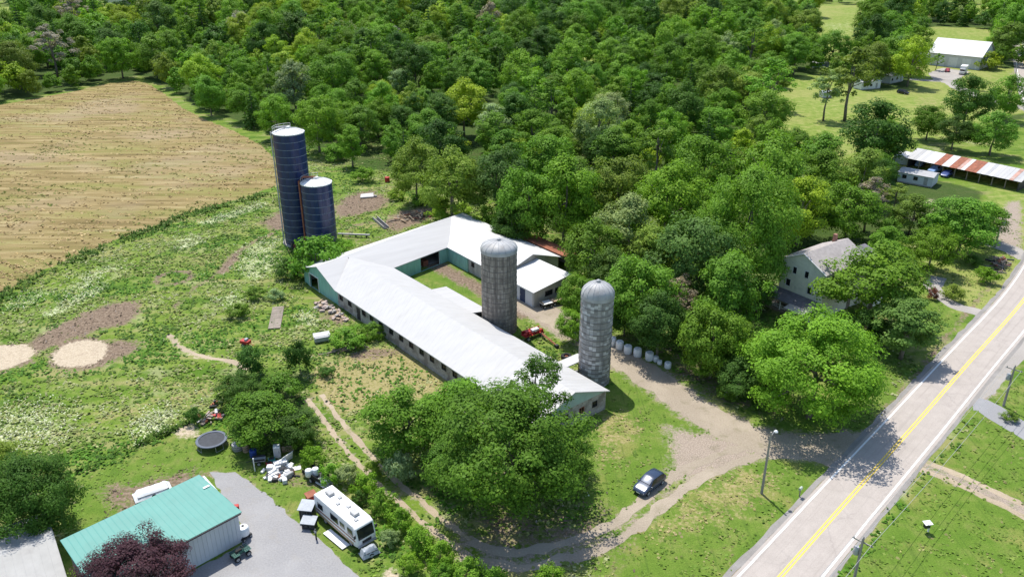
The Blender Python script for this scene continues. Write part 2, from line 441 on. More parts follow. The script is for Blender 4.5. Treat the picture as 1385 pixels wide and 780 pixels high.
def soft(d, w): return np.clip(.5 - d / w, 0, 1)
def masks(X, Y):
    z = np.zeros(X.shape)
    m = {k: z.copy() for k in ('dirt', 'sand', 'gravel', 'dry', 'lawn', 'flower', 'dark', 'pale')}
    def put(k, val, amt=1.0): m[k] = np.maximum(m[k], val * amt)
    def P(k, px, w=2.0, amt=1.0): put(k, soft(pdist(GP(px), X, Y), w * (2.0 if k == 'dirt' else 1)), amt)
    def L(k, px, half, w=1.2, amt=1.0): put(k, soft(ldist(catmull(GP(px), 2.0), X, Y) - half, w), amt)
    # mown grass
    P('lawn', [(985, 800), (1000, 778), (1140, 640), (1090, 625), (1010, 615), (900, 660), (840, 720), (790, 790)], 3)
    P('lawn', [(820, 505), (870, 510), (960, 580), (930, 640), (820, 720), (780, 650), (790, 560)], 3)
    P('lawn', [(1120, 800), (1240, 660), (1330, 550), (1420, 480), (1700, 480), (1700, 900), (1100, 900)], 2)
    P('lawn', [(60, 800), (110, 645), (235, 585), (262, 570), (300, 600), (345, 610), (420, 650), (480, 740), (520, 800)], 2)
    P('lawn', [(960, 520), (1210, 480), (1320, 420), (1380, 330), (1240, 380), (1210, 560), (1130, 600), (1000, 560)], 4)
    P('lawn', [(560, 372), (606, 350), (720, 418), (700, 470)], 2)
    P('lawn', [(1330, 330), (1345, 250), (1400, 240), (1420, 340), (1290, 415), (1260, 370)], 3)
    for c in CLEAR: put('pale', soft(pdist(c, X, Y), 10))
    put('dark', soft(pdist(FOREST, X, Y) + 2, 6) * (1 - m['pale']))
    # thin, yellowed grass
    P('dry', [(415, 505), (470, 478), (520, 464), (562, 478), (600, 508), (625, 532), (560, 545), (500, 556), (455, 565), (430, 535)], 4, .9)
    P('dry', [(470, 560), (530, 545), (560, 560), (490, 600)], 4, .5)
    P('dry', [(790, 560), (850, 548), (885, 580), (850, 620), (800, 650)], 4, .5)
    P('dry', [(950, 632), (1000, 622), (1075, 640), (1040, 690), (960, 722), (880, 745), (810, 740), (900, 690)], 5, .52)
    P('dry', [(380, 455), (410, 420), (430, 440), (420, 470), (385, 480)], 4, .4)
    P('dry', [(170, 540), (300, 500), (320, 530), (250, 560), (100, 590), (60, 580)], 8, .5)
    P('dry', [(560, 275), (640, 280), (610, 292), (560, 290)], 4, .6)
    P('dry', [(420, 250), (480, 245), (560, 255), (545, 270), (470, 258)], 5, .4)
    P('dry', [(1230, 130), (1300, 135), (1260, 160), (1230, 170)], 10, .5)
    P('dry', [(1320, 100), (1385, 100), (1375, 138), (1330, 128)], 8, .4)
    P('dry', [(250, 590), (330, 570), (420, 690), (450, 700), (330, 620)], 4, .35)
    # bare earth
    P('dirt', [(36, 464), (60, 450), (110, 425), (150, 410), (185, 406), (192, 420), (172, 436), (130, 448), (90, 461), (60, 474), (43, 476)], 1.5)
    P('dirt', [(66, 482), (75, 467), (95, 457), (125, 454), (150, 462), (185, 459), (191, 470), (160, 486), (130, 498), (90, 502), (70, 496)], 1.5, .95)
    P('dirt', [(-40, 482), (0, 464), (40, 464), (50, 475), (45, 490), (10, 503), (-40, 505)], 1.5, .8)
    P('dirt', [(292, 370), (310, 345), (326, 336), (322, 352), (303, 372)], 1.2)
    L('dirt', [(236, 415), (262, 390), (292, 370), (330, 335), (370, 315)], .7, 1.5, .6)
    put('dirt', np.clip(1 - np.abs(np.hypot((X - G(235, 376).x) / 3.0, (Y - G(235, 376).y) / 3.0) - 1) * 2.2, 0, 1) * .75)
    P('dirt', [(452, 282), (470, 265), (500, 257), (528, 270), (515, 283), (480, 291), (458, 294)], 2)
    P('dirt', [(350, 302), (375, 285), (397, 288), (400, 308), (372, 314)], 2, .85)
    P('dirt', [(512, 302), (540, 285), (580, 279), (592, 291), (560, 306), (530, 314)], 2, .9)
    L('dirt', [(520, 300), (480, 305), (475, 322), (510, 330)], 1.0, 1.5, .5)
    P('dirt', [(135, 660), (200, 648), (262, 632), (285, 645), (230, 668), (190, 692), (165, 704), (148, 692)], 1.5, .7)
    P('dirt', [(360, 640), (420, 630), (440, 670), (400, 655), (365, 660)], 2, .5)
    P('dirt', [(420, 405), (445, 405), (480, 437), (450, 440), (428, 428)], 1.5, .6)
    P('dirt', [(640, 690), (820, 690), (850, 720), (810, 760), (660, 775), (610, 740)], 5, .62)
    P('dirt', [(470, 478), (500, 470), (560, 473), (540, 480), (480, 490)], 1.0, .7)
    L('dirt', [(588, 358), (625, 378), (665, 400), (705, 425)], 1.8, 2.0, .85)
    L('dirt', [(1120, 640), (1180, 575), (1240, 505), (1310, 420), (1372, 345)], .5, 1.2, .6)
    L('dirt', [(985, 800), (1040, 740), (1110, 660)], .45, 1.2, .6)
    P('dirt', [(880, 455), (960, 500), (1050, 560), (1000, 560), (900, 510)], 3, .5)
    # pale worn ground
    P('sand', [(70, 485), (78, 472), (95, 463), (120, 459), (142, 463), (147, 472), (140, 484), (120, 494), (92, 497), (77, 493)], 1.6)
    P('sand', [(-60, 484), (0, 467), (35, 466), (47, 473), (42, 485), (10, 499), (-50, 503)], .8, .95)
    P('sand', [(228, 580), (248, 570), (268, 574), (270, 590), (245, 593)], 1.5, .8)
    L('sand', [(228, 452), (243, 468), (272, 481), (312, 488), (335, 500)], .45, 1.2, .75)
    L('sand', [(232, 475), (262, 484), (300, 492), (330, 506)], .3, 1.2, .5)
    P('sand', [(512, 785), (520, 768), (530, 764), (545, 785)], .8, .8)
    P('sand', [(1240, 275), (1262, 268), (1268, 290), (1232, 300)], 2, .6)
    tw = catmull(GP([(425, 536), (452, 572), (482, 608), (515, 645), (552, 676), (590, 708), (630, 738), (660, 756)]), 2.0)
    for o in (-.95, .95): put('gravel', soft(ldist(offset(tw, o), X, Y) - .38, 1.3), .86)
    db = catmull(GP(DRIVE_B), 2.0)
    for o in (-.9, .9): put('gravel', soft(ldist(offset(db, o), X, Y) - .45, 1.0), .95)
    put('gravel', soft(ldist(db, X, Y) - 1.2, 1.6), .72)
    # gravel margins
    put('gravel', soft(ldist(catmull(GP(LANE), 2.0), X, Y) - 2.9, 4.5))
    P('gravel', [(900, 575), (990, 590), (1080, 608), (1010, 625), (930, 660), (905, 640)], 5, .9)
    lc = catmull(GP(LANE_C), 2.0)
    for o in (-1.0, 1.0): put('gravel', soft(ldist(offset(lc, o), X, Y) - .6, 1.8), .92)
    put('gravel', soft(ldist(lc, X, Y) - 1.6, 3.0), .5)
    P('gravel', [(690, 395), (740, 405), (775, 440), (760, 462), (715, 430), (690, 418)], 3, .9)
    put('gravel', soft(pdist(GP(YARD), X, Y), 1.2), .9)
    put('gravel', soft(ldist(ROAD, X, Y) - 3.9, 1.2), .8)
    P('gravel', [(1342, 332), (1345, 300), (1362, 272), (1384, 270), (1384, 340)], 3, .8)
    P('gravel', [(1395, 348), (1385, 480), (1340, 545), (1310, 545), (1385, 440)], 2, .8)
    # drifts of pale flowers
    L('flower', [(72, 423), (100, 408), (128, 394)], 1.3, 3, .95)
    L('flower', [(282, 301), (315, 290), (352, 277)], 1.6, 3, .95)
    P('flower', [(235, 330), (262, 318), (272, 328), (245, 338)], 4, .9)
    P('flower', [(328, 330), (384, 318), (372, 368), (345, 382), (316, 372)], 5, .55)
    P('flower', [(290, 405), (320, 395), (335, 410), (310, 425)], 3, .6)
    P('flower', [(-40, 560), (60, 540), (110, 560), (90, 600), (-40, 620)], 6, .55)
    P('flower', [(175, 585), (205, 550), (245, 552), (225, 585), (190, 600)], 3, .75)
    P('flower', [(95, 378), (150, 352), (180, 358), (130, 390), (80, 410)], 6, .5)
    P('flower', [(0, 415), (60, 385), (80, 395), (20, 425)], 5, .5)
    P('flower', [(395, 425), (430, 420), (445, 445), (410, 450)], 3, .55)
    P('flower', [(1150, 60), (1100, 30), (1160, 25)], 12, .4)
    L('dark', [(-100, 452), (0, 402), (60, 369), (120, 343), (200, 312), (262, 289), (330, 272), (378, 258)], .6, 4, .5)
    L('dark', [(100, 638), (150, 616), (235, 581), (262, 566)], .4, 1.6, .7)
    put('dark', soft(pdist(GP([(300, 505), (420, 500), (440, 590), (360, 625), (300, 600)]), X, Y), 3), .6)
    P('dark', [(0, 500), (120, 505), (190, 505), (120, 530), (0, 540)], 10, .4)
    hay = soft(pdist(HAY, X, Y), 2.0)
    m['hay'] = hay
    return m

def ground_mesh():
    def axis(a, b, st, far0, far1):
        c = list(np.arange(a, b + st * .5, st))
        s = st; lo = []; x = a
        while x > far0: s *= 1.13; x -= s; lo.append(x)
        s = st; hi = []; x = c[-1]
        while x < far1: s *= 1.10; x += s; hi.append(x)
        return np.array(lo[::-1] + c + hi)
    xs = axis(-150, 125, .8, -3500, 3500); ys = axis(38, 250, .8, -600, 7000)
    X, Y = np.meshgrid(xs, ys)
    nx, ny = len(xs), len(ys)
    near = (Y > 20) & (Y < 900) & (np.abs(X) < 700)
    A = np.zeros((ny, nx, 4), np.float32); B = np.zeros((ny, nx, 4), np.float32)
    mm = masks(X[near], Y[near])
    for k, n in enumerate(('dirt', 'sand', 'gravel', 'dry')): A[..., k][near] = mm[n]
    for k, n in enumerate(('lawn', 'flower', 'dark', 'pale')): B[..., k][near] = mm[n]
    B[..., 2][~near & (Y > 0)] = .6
    co = np.stack([X, Y, np.zeros_like(X)], -1).reshape(-1, 3).astype(np.float32)
    i = np.arange(nx * ny).reshape(ny, nx)
    q = np.stack([i[:-1, :-1], i[:-1, 1:], i[1:, 1:], i[1:, :-1]], -1).reshape(-1, 4).astype(np.int32)
    me = np_mesh('ground', co, q)
    for nm, arr in (('A', A), ('B', B)):
        at = me.attributes.new(nm, 'FLOAT_COLOR', 'POINT')
        at.data.foreach_set('color', arr.reshape(-1))
    return me
def np_mesh(name, co, faces):
    """mesh from arrays; faces all of one size"""
    me = bpy.data.meshes.new(name)
    k = faces.shape[1]
    me.vertices.add(len(co)); me.vertices.foreach_set('co', np.ascontiguousarray(co, np.float32).reshape(-1))
    me.loops.add(faces.size); me.loops.foreach_set('vertex_index', np.ascontiguousarray(faces, np.int32).reshape(-1))
    me.polygons.add(len(faces)); me.polygons.foreach_set('loop_start', np.arange(0, faces.size, k, dtype=np.int32))
    me.polygons.foreach_set('loop_total', np.full(len(faces), k, np.int32))
    me.update(calc_edges=True)
    return me

GRAVEL_A, GRAVEL_B = (.37, .305, .25), (.27, .22, .175)
def ground_mat():
    t = NT('land'); v = t.coord('Object')
    a = t.attr('A'); b = t.attr('B')
    sa = t.n('ShaderNodeSeparateColor'); t.l(a.outputs['Color'], sa.inputs[0])
    sb = t.n('ShaderNodeSeparateColor'); t.l(b.outputs['Color'], sb.inputs[0])
    n1 = t.noise(v, 2.2, 4, .6); n2 = t.noise(v, .45, 5, .6); n3 = t.noise(v, .07, 4, .55); n4 = t.noise(v, 6.5, 3, .6)
    def edge(m, k=.8, lo=.36, hi=.62):
        j = t.math('ADD', t.math('MULTIPLY', t.math('SUBTRACT', n1, .5), k), t.math('MULTIPLY', t.math('SUBTRACT', n2, .5), k))
        return t.sstep(t.math('ADD', m, t.math('MULTIPLY', j, t.math('MINIMUM', t.math('MULTIPLY', m, 4.0), 1.0))), lo, hi)
    mead = t.ramp(n2, [(.28, (.066, .122, .016)), (.44, (.112, .19, .024)), (.58, (.16, .22, .042)), (.72, (.25, .25, .095))])
    mead = t.mix(t.math('MULTIPLY', t.sstep(n3, .42, .62), .55), mead, (.14, .21, .024))
    mead = t.mix(t.math('MULTIPLY', t.sstep(n1, .5, .72), .4), mead, (.25, .27, .12))
    ms = t.noise(t.coord('Object', (.055, .26, 1), (0, 0, R(-33))), 1.0, 5, .65); n5 = t.noise(v, .17, 4, .6)
    mead = t.mix(t.math('MULTIPLY', t.sstep(ms, .50, .64), .8), mead, (.27, .25, .105))
    mead = t.mix(t.math('MULTIPLY', t.sstep(ms, .47, .36), .75), mead, (.058, .125, .014))
    mead = t.mix(t.math('MULTIPLY', t.sstep(n5, .55, .68), .65), mead, (.30, .31, .15))
    mead = t.mix(t.math('MULTIPLY', t.sstep(n5, .44, .34), .6), mead, (.07, .15, .014))
    lawn = t.ramp(n2, [(.3, (.082, .150, .020)), (.5, (.125, .195, .030)), (.7, (.19, .215, .06))])
    lawn = t.mix(t.math('MULTIPLY', t.sstep(n3, .45, .65), .5), lawn, (.09, .17, .02))
    lawn = t.mix(t.math('MULTIPLY', t.sstep(n5, .54, .68), .5), lawn, (.26, .235, .08))
    mow = t.noise(t.coord('Object', (2.6, .10, 1), (0, 0, R(44))), 1.0, 3, .6)
    lawn = t.mix(t.math('MULTIPLY', t.sstep(mow, .52, .72), .45), lawn, (.055, .098, .02))
    c = t.mix(edge(sb.outputs['Red'], .5), mead, lawn)
    pale = t.ramp(n2, [(.3, (.12, .19, .03)), (.5, (.19, .25, .05)), (.7, (.30, .30, .11))])
    pale = t.mix(t.math('MULTIPLY', t.sstep(t.noise(v, .035, 4, .6), .45, .62), .5), pale, (.29, .28, .10))
    c = t.mix(edge(b.outputs['Alpha'], .5), c, pale)
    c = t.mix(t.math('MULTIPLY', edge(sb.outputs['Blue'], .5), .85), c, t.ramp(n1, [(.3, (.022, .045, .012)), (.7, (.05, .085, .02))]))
    fl = t.ramp(n1, [(.35, (.17, .24, .07)), (.5, (.36, .40, .2)), (.66, (.6, .62, .43))])
    c = t.mix(edge(sb.outputs['Green'], 1.1, .3, .8), c, fl)
    dry = t.ramp(n1, [(.3, (.19, .18, .055)), (.5, (.285, .25, .105)), (.7, (.35, .29, .16))])
    c = t.mix(edge(a.outputs['Alpha'], 1.0, .3, .75), c, dry)
    di = t.ramp(n1, [(.3, (.10, .072, .05)), (.5, (.19, .14, .10)), (.72, (.30, .235, .17))])
    c = t.mix(edge(sa.outputs['Red'], 1.3, .2, .72), c, di)
    sn = t.ramp(n1, [(.3, (.38, .31, .22)), (.7, (.52, .44, .33))])
    sn = t.mix(t.math('MULTIPLY', t.sstep(n2, .52, .7), .6), sn, (.33, .26, .19)); sn = t.mix(t.math('MULTIPLY', t.sstep(n4, .6, .72), .5), sn, (.24, .19, .14))
    c = t.mix(edge(sa.outputs['Green'], 1.1, .25, .7), c, sn)
    gr = t.ramp(n4, [(.3, GRAVEL_B), (.7, GRAVEL_A)])
    gr = t.mix(t.math('MULTIPLY', t.sstep(n2, .5, .75), .6), gr, (.20, .175, .12))
    c = t.mix(edge(sa.outputs['Blue'], .9, .34, .7), c, gr)
    c = t.mix(1.0, c, t.ramp(n4, [(.25, .72), (.75, 1.3)]), 'MULTIPLY')
    t.bump(t.math('ADD', n1, t.math('MULTIPLY', n4, .5)), .5, .25)
    return t.fin(c, .95, .1)
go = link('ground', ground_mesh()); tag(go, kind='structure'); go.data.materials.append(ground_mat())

def sheet(name, pts, z, mat, jit=.3, step=1.0, seed=1):
    """a flat piece of ground with an uneven edge"""
    rr = random.Random(seed); out = []
    n = len(pts)
    for i in range(n):
        a = Vector((pts[i][0], pts[i][1], 0)); b = Vector((pts[(i + 1) % n][0], pts[(i + 1) % n][1], 0))
        k = max(1, int((b - a).length / step)); t = (b - a).normalized(); nn = Vector((t.y, -t.x, 0))
        for j in range(k): out.append(a + (b - a) * (j / k) + nn * rr.uniform(-jit, jit))
    tri = tessellate_polygon([out])
    me = bpy.data.meshes.new(name)
    me.from_pydata([(p.x, p.y, z) for p in out], [], [tuple(t) for t in tri])
    for p in me.polygons:
        if p.normal.z < 0: p.flip()
    me.materials.append(mat)
    return tag(link(name, me), kind='structure')
def strip(name, line, w0, w1, z, mat, jit=0.0, seed=1, kind='structure', parent=None):
    """a band along a line between two offsets (right is positive), with UVs in metres"""
    rr = random.Random(seed)
    a = offset(line, w0); b = offset(line, w1)
    vs = []; uv = []; s = 0
    cols = 1 if jit == 0 else 2
    for i in range(len(line)):
        if i: s += (line[i] - line[i - 1]).length
        ja, jb = rr.uniform(-jit, jit), rr.uniform(-jit, jit)
        d = (b[i] - a[i]).normalized()
        p0 = a[i] + d * ja; p1 = b[i] + d * jb
        vs += [(p0.x, p0.y, z), (p1.x, p1.y, z)]; uv += [(w0, s), (w1, s)]
    fs = [(2 * i, 2 * i + 1, 2 * i + 3, 2 * i + 2) for i in range(len(line) - 1)]
    me = bpy.data.meshes.new(name); me.from_pydata(vs, [], fs)
    u = me.uv_layers.new(name='UVMap')
    for p in me.polygons:
        for li in p.loop_indices: u.data[li].uv = uv[me.loops[li].vertex_index]
    for p in me.polygons:
        if p.normal.z < 0: p.flip()
    me.materials.append(mat)
    o = link(name, me, parent)
    return tag(o, kind=kind) if kind else o

def hay_mat():
    t = NT('hay_stubble'); ang = R(-27)
    v = t.coord('Object'); vs = t.coord('Object', (.035, .36, 1), (0, 0, ang)); vl = t.coord('Object', (.03, .16, 1), (0, 0, ang))
    n = t.noise(vs, 1.3, 5, .65); n2 = t.noise(vl, 1.0, 4, .6); n3 = t.noise(v, 3.0, 4, .6); n4 = t.noise(v, .03, 4, .5)
    c = t.ramp(n, [(.32, (.135, .105, .042)), (.45, (.225, .17, .072)), (.56, (.30, .23, .108)), (.70, (.40, .325, .17))])
    c = t.mix(t.math('MULTIPLY', t.sstep(n2, .44, .66), .65), c, (.21, .215, .06))
    c = t.mix(t.math('MULTIPLY', t.sstep(n4, .48, .66), .45), c, (.34, .26, .18))
    c = t.mix(t.math('MULTIPLY', t.sstep(n3, .58, .75), .4), c, (.16, .17, .05))
    c = t.mix(t.math('MULTIPLY', t.sstep(t.noise(vs, .5, 3, .6), .62, .75), .45), c, (.5, .45, .27))
    t.bump(t.math('ADD', n, n3), .7, .3)
    return t.fin(c, .95, .1)
sheet('hay_field', HAY, .012, hay_mat(), .45, 1.4, 3)

def gravel_mat(name, a, b, grass=(.11, .14, .035), amt=.5, rut=False):
    t = NT(name); v = t.coord('Object')
    n = t.noise(v, 5.0, 4, .7); n2 = t.noise(v, .6, 5, .6); n3 = t.noise(v, .12, 3)
    c = t.ramp(n, [(.3, b), (.7, a)])
    c = t.mix(t.math('MULTIPLY', t.sstep(n2, .52, .72), amt), c, grass)
    c = t.mix(t.math('MULTIPLY', t.sstep(n3, .45, .65), .35), c, tuple(x * 1.25 for x in a))
    t.bump(n, .5, .1)
    return t.fin(c, .95, .1)
M['gravel'] = gravel_mat('gravel', (.375, .32, .25), (.26, .215, .165), (.20, .18, .11), .65)
M['yard'] = gravel_mat('yard_gravel', (.33, .325, .325), (.25, .245, .25), (.29, .27, .24), .4)
M['drive'] = gravel_mat('pale_drive', (.37, .345, .32), (.29, .265, .24), (.25, .23, .16), .4)
M['asphalt_grey'] = gravel_mat('grey_asphalt', (.29, .29, .30), (.25, .25, .26), (.24, .24, .24), .3)
def road_mat(name, a, b, streak=True):
    t = NT(name); uv = t.n('ShaderNodeUVMap')
    sep = t.n('ShaderNodeSeparateXYZ'); t.l(uv.outputs[0], sep.inputs[0])
    v = t.coord('Object')
    n = t.noise(v, .5, 6, .65); n2 = t.noise(v, 9, 3)
    c = t.ramp(n, [(.3, b), (.7, a)])
    mp = t.n('ShaderNodeMapping'); mp.inputs['Scale'].default_value = (2.2, .035, 1); t.l(uv.outputs[0], mp.inputs[0])
    c = t.mix(t.math('MULTIPLY', t.sstep(t.noise(mp.outputs[0], 1.0, 4, .6), .5, .72), .5), c, tuple(x * .78 for x in b))
    # cracks and sealed joints
    cr = t.vor(v, .22, 'Distance', 'DISTANCE_TO_EDGE')
    vd = t.n('ShaderNodeVectorMath', operation='ADD')
    nz = t.n('ShaderNodeTexNoise'); t.l(v, nz.inputs['Vector']); nz.inputs['Scale'].default_value = .8
    t.l(v, vd.inputs[0]); t.l(nz.outputs['Color'], vd.inputs[1])
    vo = t.n('ShaderNodeTexVoronoi', feature='DISTANCE_TO_EDGE'); t.l(vd.outputs[0], vo.inputs['Vector']); vo.inputs['Scale'].default_value = .2
    crack = t.math('MULTIPLY', t.sstep(vo.outputs['Distance'], .022, .006), t.sstep(t.noise(v, .16, 2), .46, .56))
    c = t.mix(t.math('MULTIPLY', crack, .14), c, (.14, .13, .13))
    c = t.mix(1.0, c, t.ramp(n2, [(.3, .9), (.7, 1.1)]), 'MULTIPLY')
    return t.fin(c, .85, .2)
M['road'] = road_mat('road_asphalt', (.425, .38, .345), (.36, .32, .29))
M['shoulder'] = road_mat('shoulder_asphalt', (.30, .285, .27), (.22, .205, .19))
HW = 3.05
strip('road', ROAD, -HW - .45, HW + .5, .024, M['road'])
strip('road_shoulder', ROAD, -HW - 1.15, -HW - .45, .016, M['shoulder'], .16, 4)
strip('road_shoulder', ROAD, HW + .5, HW + .95, .016, M['shoulder'], .12, 5)
for w0, w1, m_, nm in ((-HW - .11, -HW + .11, 'white_line', 'edge_line'), (HW - .11, HW + .11, 'white_line', 'edge_line'), (-.25, -.08, 'yellow_line', 'centre_line'), (.08, .25, 'yellow_line', 'centre_line')):
    strip(nm, ROAD, w0, w1, .030, M[m_])
# the wider paved apron beside the upper right lane
ap = catmull(GP([(1308, 493), (1340, 456), (1385, 405), (1418, 350)]), 2.0)
ro = offset(ROAD, HW + .5)
sheet('paved_apron', GP([(1336, 498), (1362, 466), (1392, 430), (1420, 396), (1440, 400), (1420, 450), (1398, 478), (1368, 500), (1346, 532), (1322, 545), (1302, 552), (1312, 528)]), .012, M['drive'], .15, 1.0, 6)
sheet('road_apron', GP([(1138, 640), (1162, 612), (1180, 588), (1186, 575), (1150, 590), (1110, 600), (1070, 604), (1092, 622), (1120, 630)]), .012, M['gravel'], .25, .8, 7)
strip('gravel_lane', catmull(GP(LANE), 1.2), -2.5, 2.4, .008, M['gravel'], .55, 8)
lc = catmull(GP(LANE_C), 1.2)
strip('gravel_lane', lc, -1.75, -.45, .010, M['gravel'], .38, 9)
strip('gravel_lane', lc, .45, 1.75, .010, M['gravel'], .38, 10)
M['track'] = gravel_mat('worn_track', (.42, .345, .255), (.30, .24, .17), (.17, .19, .05), .75)
twl = catmull(GP([(425, 536), (452, 572), (482, 608), (515, 645), (552, 676), (590, 708), (630, 738)]), .9)
strip('wheel_track', twl, -1.3, -.65, .006, M['track'], .2, 18)
strip('wheel_track', twl, .65, 1.3, .006, M['track'], .2, 19)
dbl = catmull(GP(DRIVE_B), .9)
strip('wheel_track', dbl, -1.45, -.5, .006, M['track'], .16, 20)
strip('wheel_track', dbl, .5, 1.45, .006, M['track'], .16, 21)
strip('wheel_track', catmull(GP([(228, 452), (243, 468), (272, 481), (312, 488), (335, 500)]), .9), -.4, .4, .006, M['track'], .22, 22)
sheet('gravel_yard', GP(YARD), .010, M['yard'], .22, .8, 11)
strip('driveway', catmull(GP(DRIVE_A), 1.2), -1.9, 1.9, .014, M['asphalt_grey'], .12, 12)
strip('driveway', catmull(GP(DRIVE_H), 1.2), -1.4, 1.4, .010, M['drive'], .3, 13)
strip('driveway', catmull(GP(DRIVE_P), 1.2), -2.2, 2.2, .010, M['drive'], .3, 14)
strip('driveway', catmull(GP(DRIVE_F), 2.0), -2.6, 2.6, .010, M['drive'], .4, 15)
strip('driveway', catmull(GP(DRIVE_F2), 2.0), -2.0, 2.0, .014, M['drive'], .4, 16)
sheet('gravel_yard', GP([(1255, 99), (1275, 92), (1312, 97), (1296, 108), (1275, 112), (1262, 108)]), .008, M['drive'], .4, 1.5, 17)

# ------------------------------------------------------------------ trees
def leaf_cloud(rs, cen, out, rc, nleaf, leaf, upb=.4, flat=.75, under=.45):
    """leaf quads on the skins of many small clumps; returns points, quads, tones"""
    n = len(cen)
    cnt = np.maximum(8, (nleaf * rs.uniform(.7, 1.3, n) * (rc / rc.mean()) ** 2)).astype(int)
    ci = np.repeat(np.arange(n), cnt); N = len(ci)
    d = rs.normal(size=(N, 3)); d /= np.linalg.norm(d, axis=1)[:, None]
    low = d[:, 2] < -.2
    d[low & (rs.random(N) > under), 2] *= -1
    rad = rc[ci] * rs.uniform(.45, 1.08, N)
    pos = cen[ci] + d * rad[:, None] * np.array([1, 1, flat])
    nor = d * .75 + out[ci] * .5 + np.array([0, 0, upb + .1]) + rs.normal(size=(N, 3)) * .36
    nor /= np.linalg.norm(nor, axis=1)[:, None]
    r = rs.normal(size=(N, 3)); a = np.cross(nor, r); a /= np.linalg.norm(a, axis=1)[:, None]; b = np.cross(nor, a)
    sz = leaf * rs.uniform(.55, 1.45, N)[:, None]
    a = a * sz * .62; b = b * sz * .42
    bend = nor * sz * rs.uniform(-.18, .05, N)[:, None]
    co = np.stack([pos - a + bend, pos - b, pos + a + bend, pos + b], 1).reshape(-1, 3)
    tone = np.clip(rs.normal(.5, .2, n)[ci] * .55 + rs.uniform(0, 1, N) * .45, 0, 1)
    return co, np.arange(N * 4).reshape(-1, 4), np.repeat(tone, 4)
def leaf_mesh(name, co, q, tone):
    me = np_mesh(name, co, q)
    at = me.attributes.new('tone', 'FLOAT', 'POINT'); at.data.foreach_set('value', tone.astype(np.float32))
    me.materials.append(M['leaf'])
    return me
def crown_points(rs, Rr, z0, H, n, shell=.6, rcs=(.17, .30), bias=.25, rough=.24):
    th = rs.uniform(0, 2 * np.pi, n); sp = np.clip(rs.uniform(-1, 1, n) + bias * rs.random(n), -1, 1)
    cp = np.sqrt(1 - sp ** 2)
    k = np.ones(n)
    for h in (2, 3, 4, 5): k += rough / 1.6 * rs.uniform(.4, 1) * np.cos(h * th + rs.uniform(0, 6.3)) * np.cos(1.5 * h * sp + rs.uniform(0, 6.3))
    s = rs.uniform(shell, 1, n) ** .6; inner = rs.random(n) < .14; s[inner] *= .55
    rc = Rr * rs.uniform(rcs[0], rcs[1], n)
    hz = (H - z0) / 2; cz = (H + z0) / 2
    x = (Rr * .88) * k * s * cp * np.cos(th); y = (Rr * .88) * k * s * cp * np.sin(th)
    z = cz + hz * .9 * s * sp * np.clip(k, .8, 1.15)
    z += rs.normal(0, .04 * hz, n)
    out = np.stack([cp * np.cos(th), cp * np.sin(th), sp], 1)
    return np.stack([x, y, z], 1), out, rc
def trunk_mesh(name, rs, Rr, z0, H, cen, nl=6, r0=None):
    mb = MB(); r0 = r0 or H * (.013 if z0 > 2.5 else .020)
    wob = [(rs.normal(0, .02 * H), rs.normal(0, .02 * H)) for _ in range(4)]
    zt = z0 + (H - z0) * .45
    P = [(0, 0, -.1), (wob[0][0] * .3, wob[0][1] * .3, zt * .35), (wob[1][0] * .6, wob[1][1] * .6, zt * .7), (wob[2][0], wob[2][1], zt), (wob[3][0], wob[3][1], zt + (H - zt) * .6)]
    mb.tube(P, [r0 * 1.25, r0, r0 * .8, r0 * .6, r0 * .15], 7)
    idx = rs.permutation(len(cen))[:nl]
    for i in idx:
        c = cen[i]; zb = rs.uniform(.55, 1.0) * zt
        m = (c[0] * .45, c[1] * .45, zb + (c[2] - zb) * .6)
        mb.tube([(wob[1][0] * .6, wob[1][1] * .6, zb), m, tuple(c)], [r0 * .5, r0 * .32, r0 * .1], 5)
    me = bpy.data.meshes.new(name); me.from_pydata(mb.v, [], mb.f); me.materials.append(M['bark'])
    me.polygons.foreach_set('use_smooth', [True] * len(me.polygons))
    return me
PROTO = {}
def proto(kind, seed, Rr, z0, H, n, nleaf, leaf, **kw):
    rs = np.random.RandomState(seed)
    cen, out, rc = crown_points(rs, Rr, z0, H, n, **kw)
    me = leaf_mesh('crown', *leaf_cloud(rs, cen, out, rc, nleaf, leaf))
    PROTO.setdefault(kind, []).append((me, trunk_mesh('trunk', rs, Rr, z0, H, cen), Rr, H))
def pine_proto(kind, seed, Rr, H, nl, leaf, far=False):
    rs = np.random.RandomState(seed)
    lv = 9 if far else 14; cen = []; out = []
    for i in range(lv):
        f = i / lv; z = H * (.1 + .88 * f); rr = Rr * (1 - f) ** .85
        m = max(1, int(9 * (1 - f) + 1))
        for j in range(m):
            t = 2 * np.pi * (j / m) + rs.uniform(0, 1) + i
            for q in (.45, .9):
                cen.append((rr * q * math.cos(t), rr * q * math.sin(t), z - rr * q * .25)); out.append((math.cos(t), math.sin(t), .2))
    cen = np.array(cen); out = np.array(out); rc = np.full(len(cen), Rr * .2) * (1.15 - .7 * cen[:, 2] / H)
    me = leaf_mesh('crown', *leaf_cloud(rs, cen, out, rc, nl, leaf, .1, .5))
    mb = MB(); mb.tube([(0, 0, -.1), (0, 0, H * .95)], [H * .018, .03], 6)
    tm = bpy.data.meshes.new('trunk'); tm.from_pydata(mb.v, [], mb.f); tm.materials.append(M['bark'])
    PROTO.setdefault(kind, []).append((me, tm, Rr, H))
for i in range(3): proto('hero', 10 + i, 9.0, 1.6, 16.0, 200, 190, .26, rcs=(.12, .23), rough=.30)
for i in range(2): proto('sparse', 20 + i, 5.0, 3.0, 15.0, 60, 110, .24, rcs=(.13, .22), shell=.35, rough=.4)
for i in range(5): proto('round', 30 + i, 6.0, 1.5, 12.5, 90, 140, .30, rcs=(.17, .30), rough=.28)
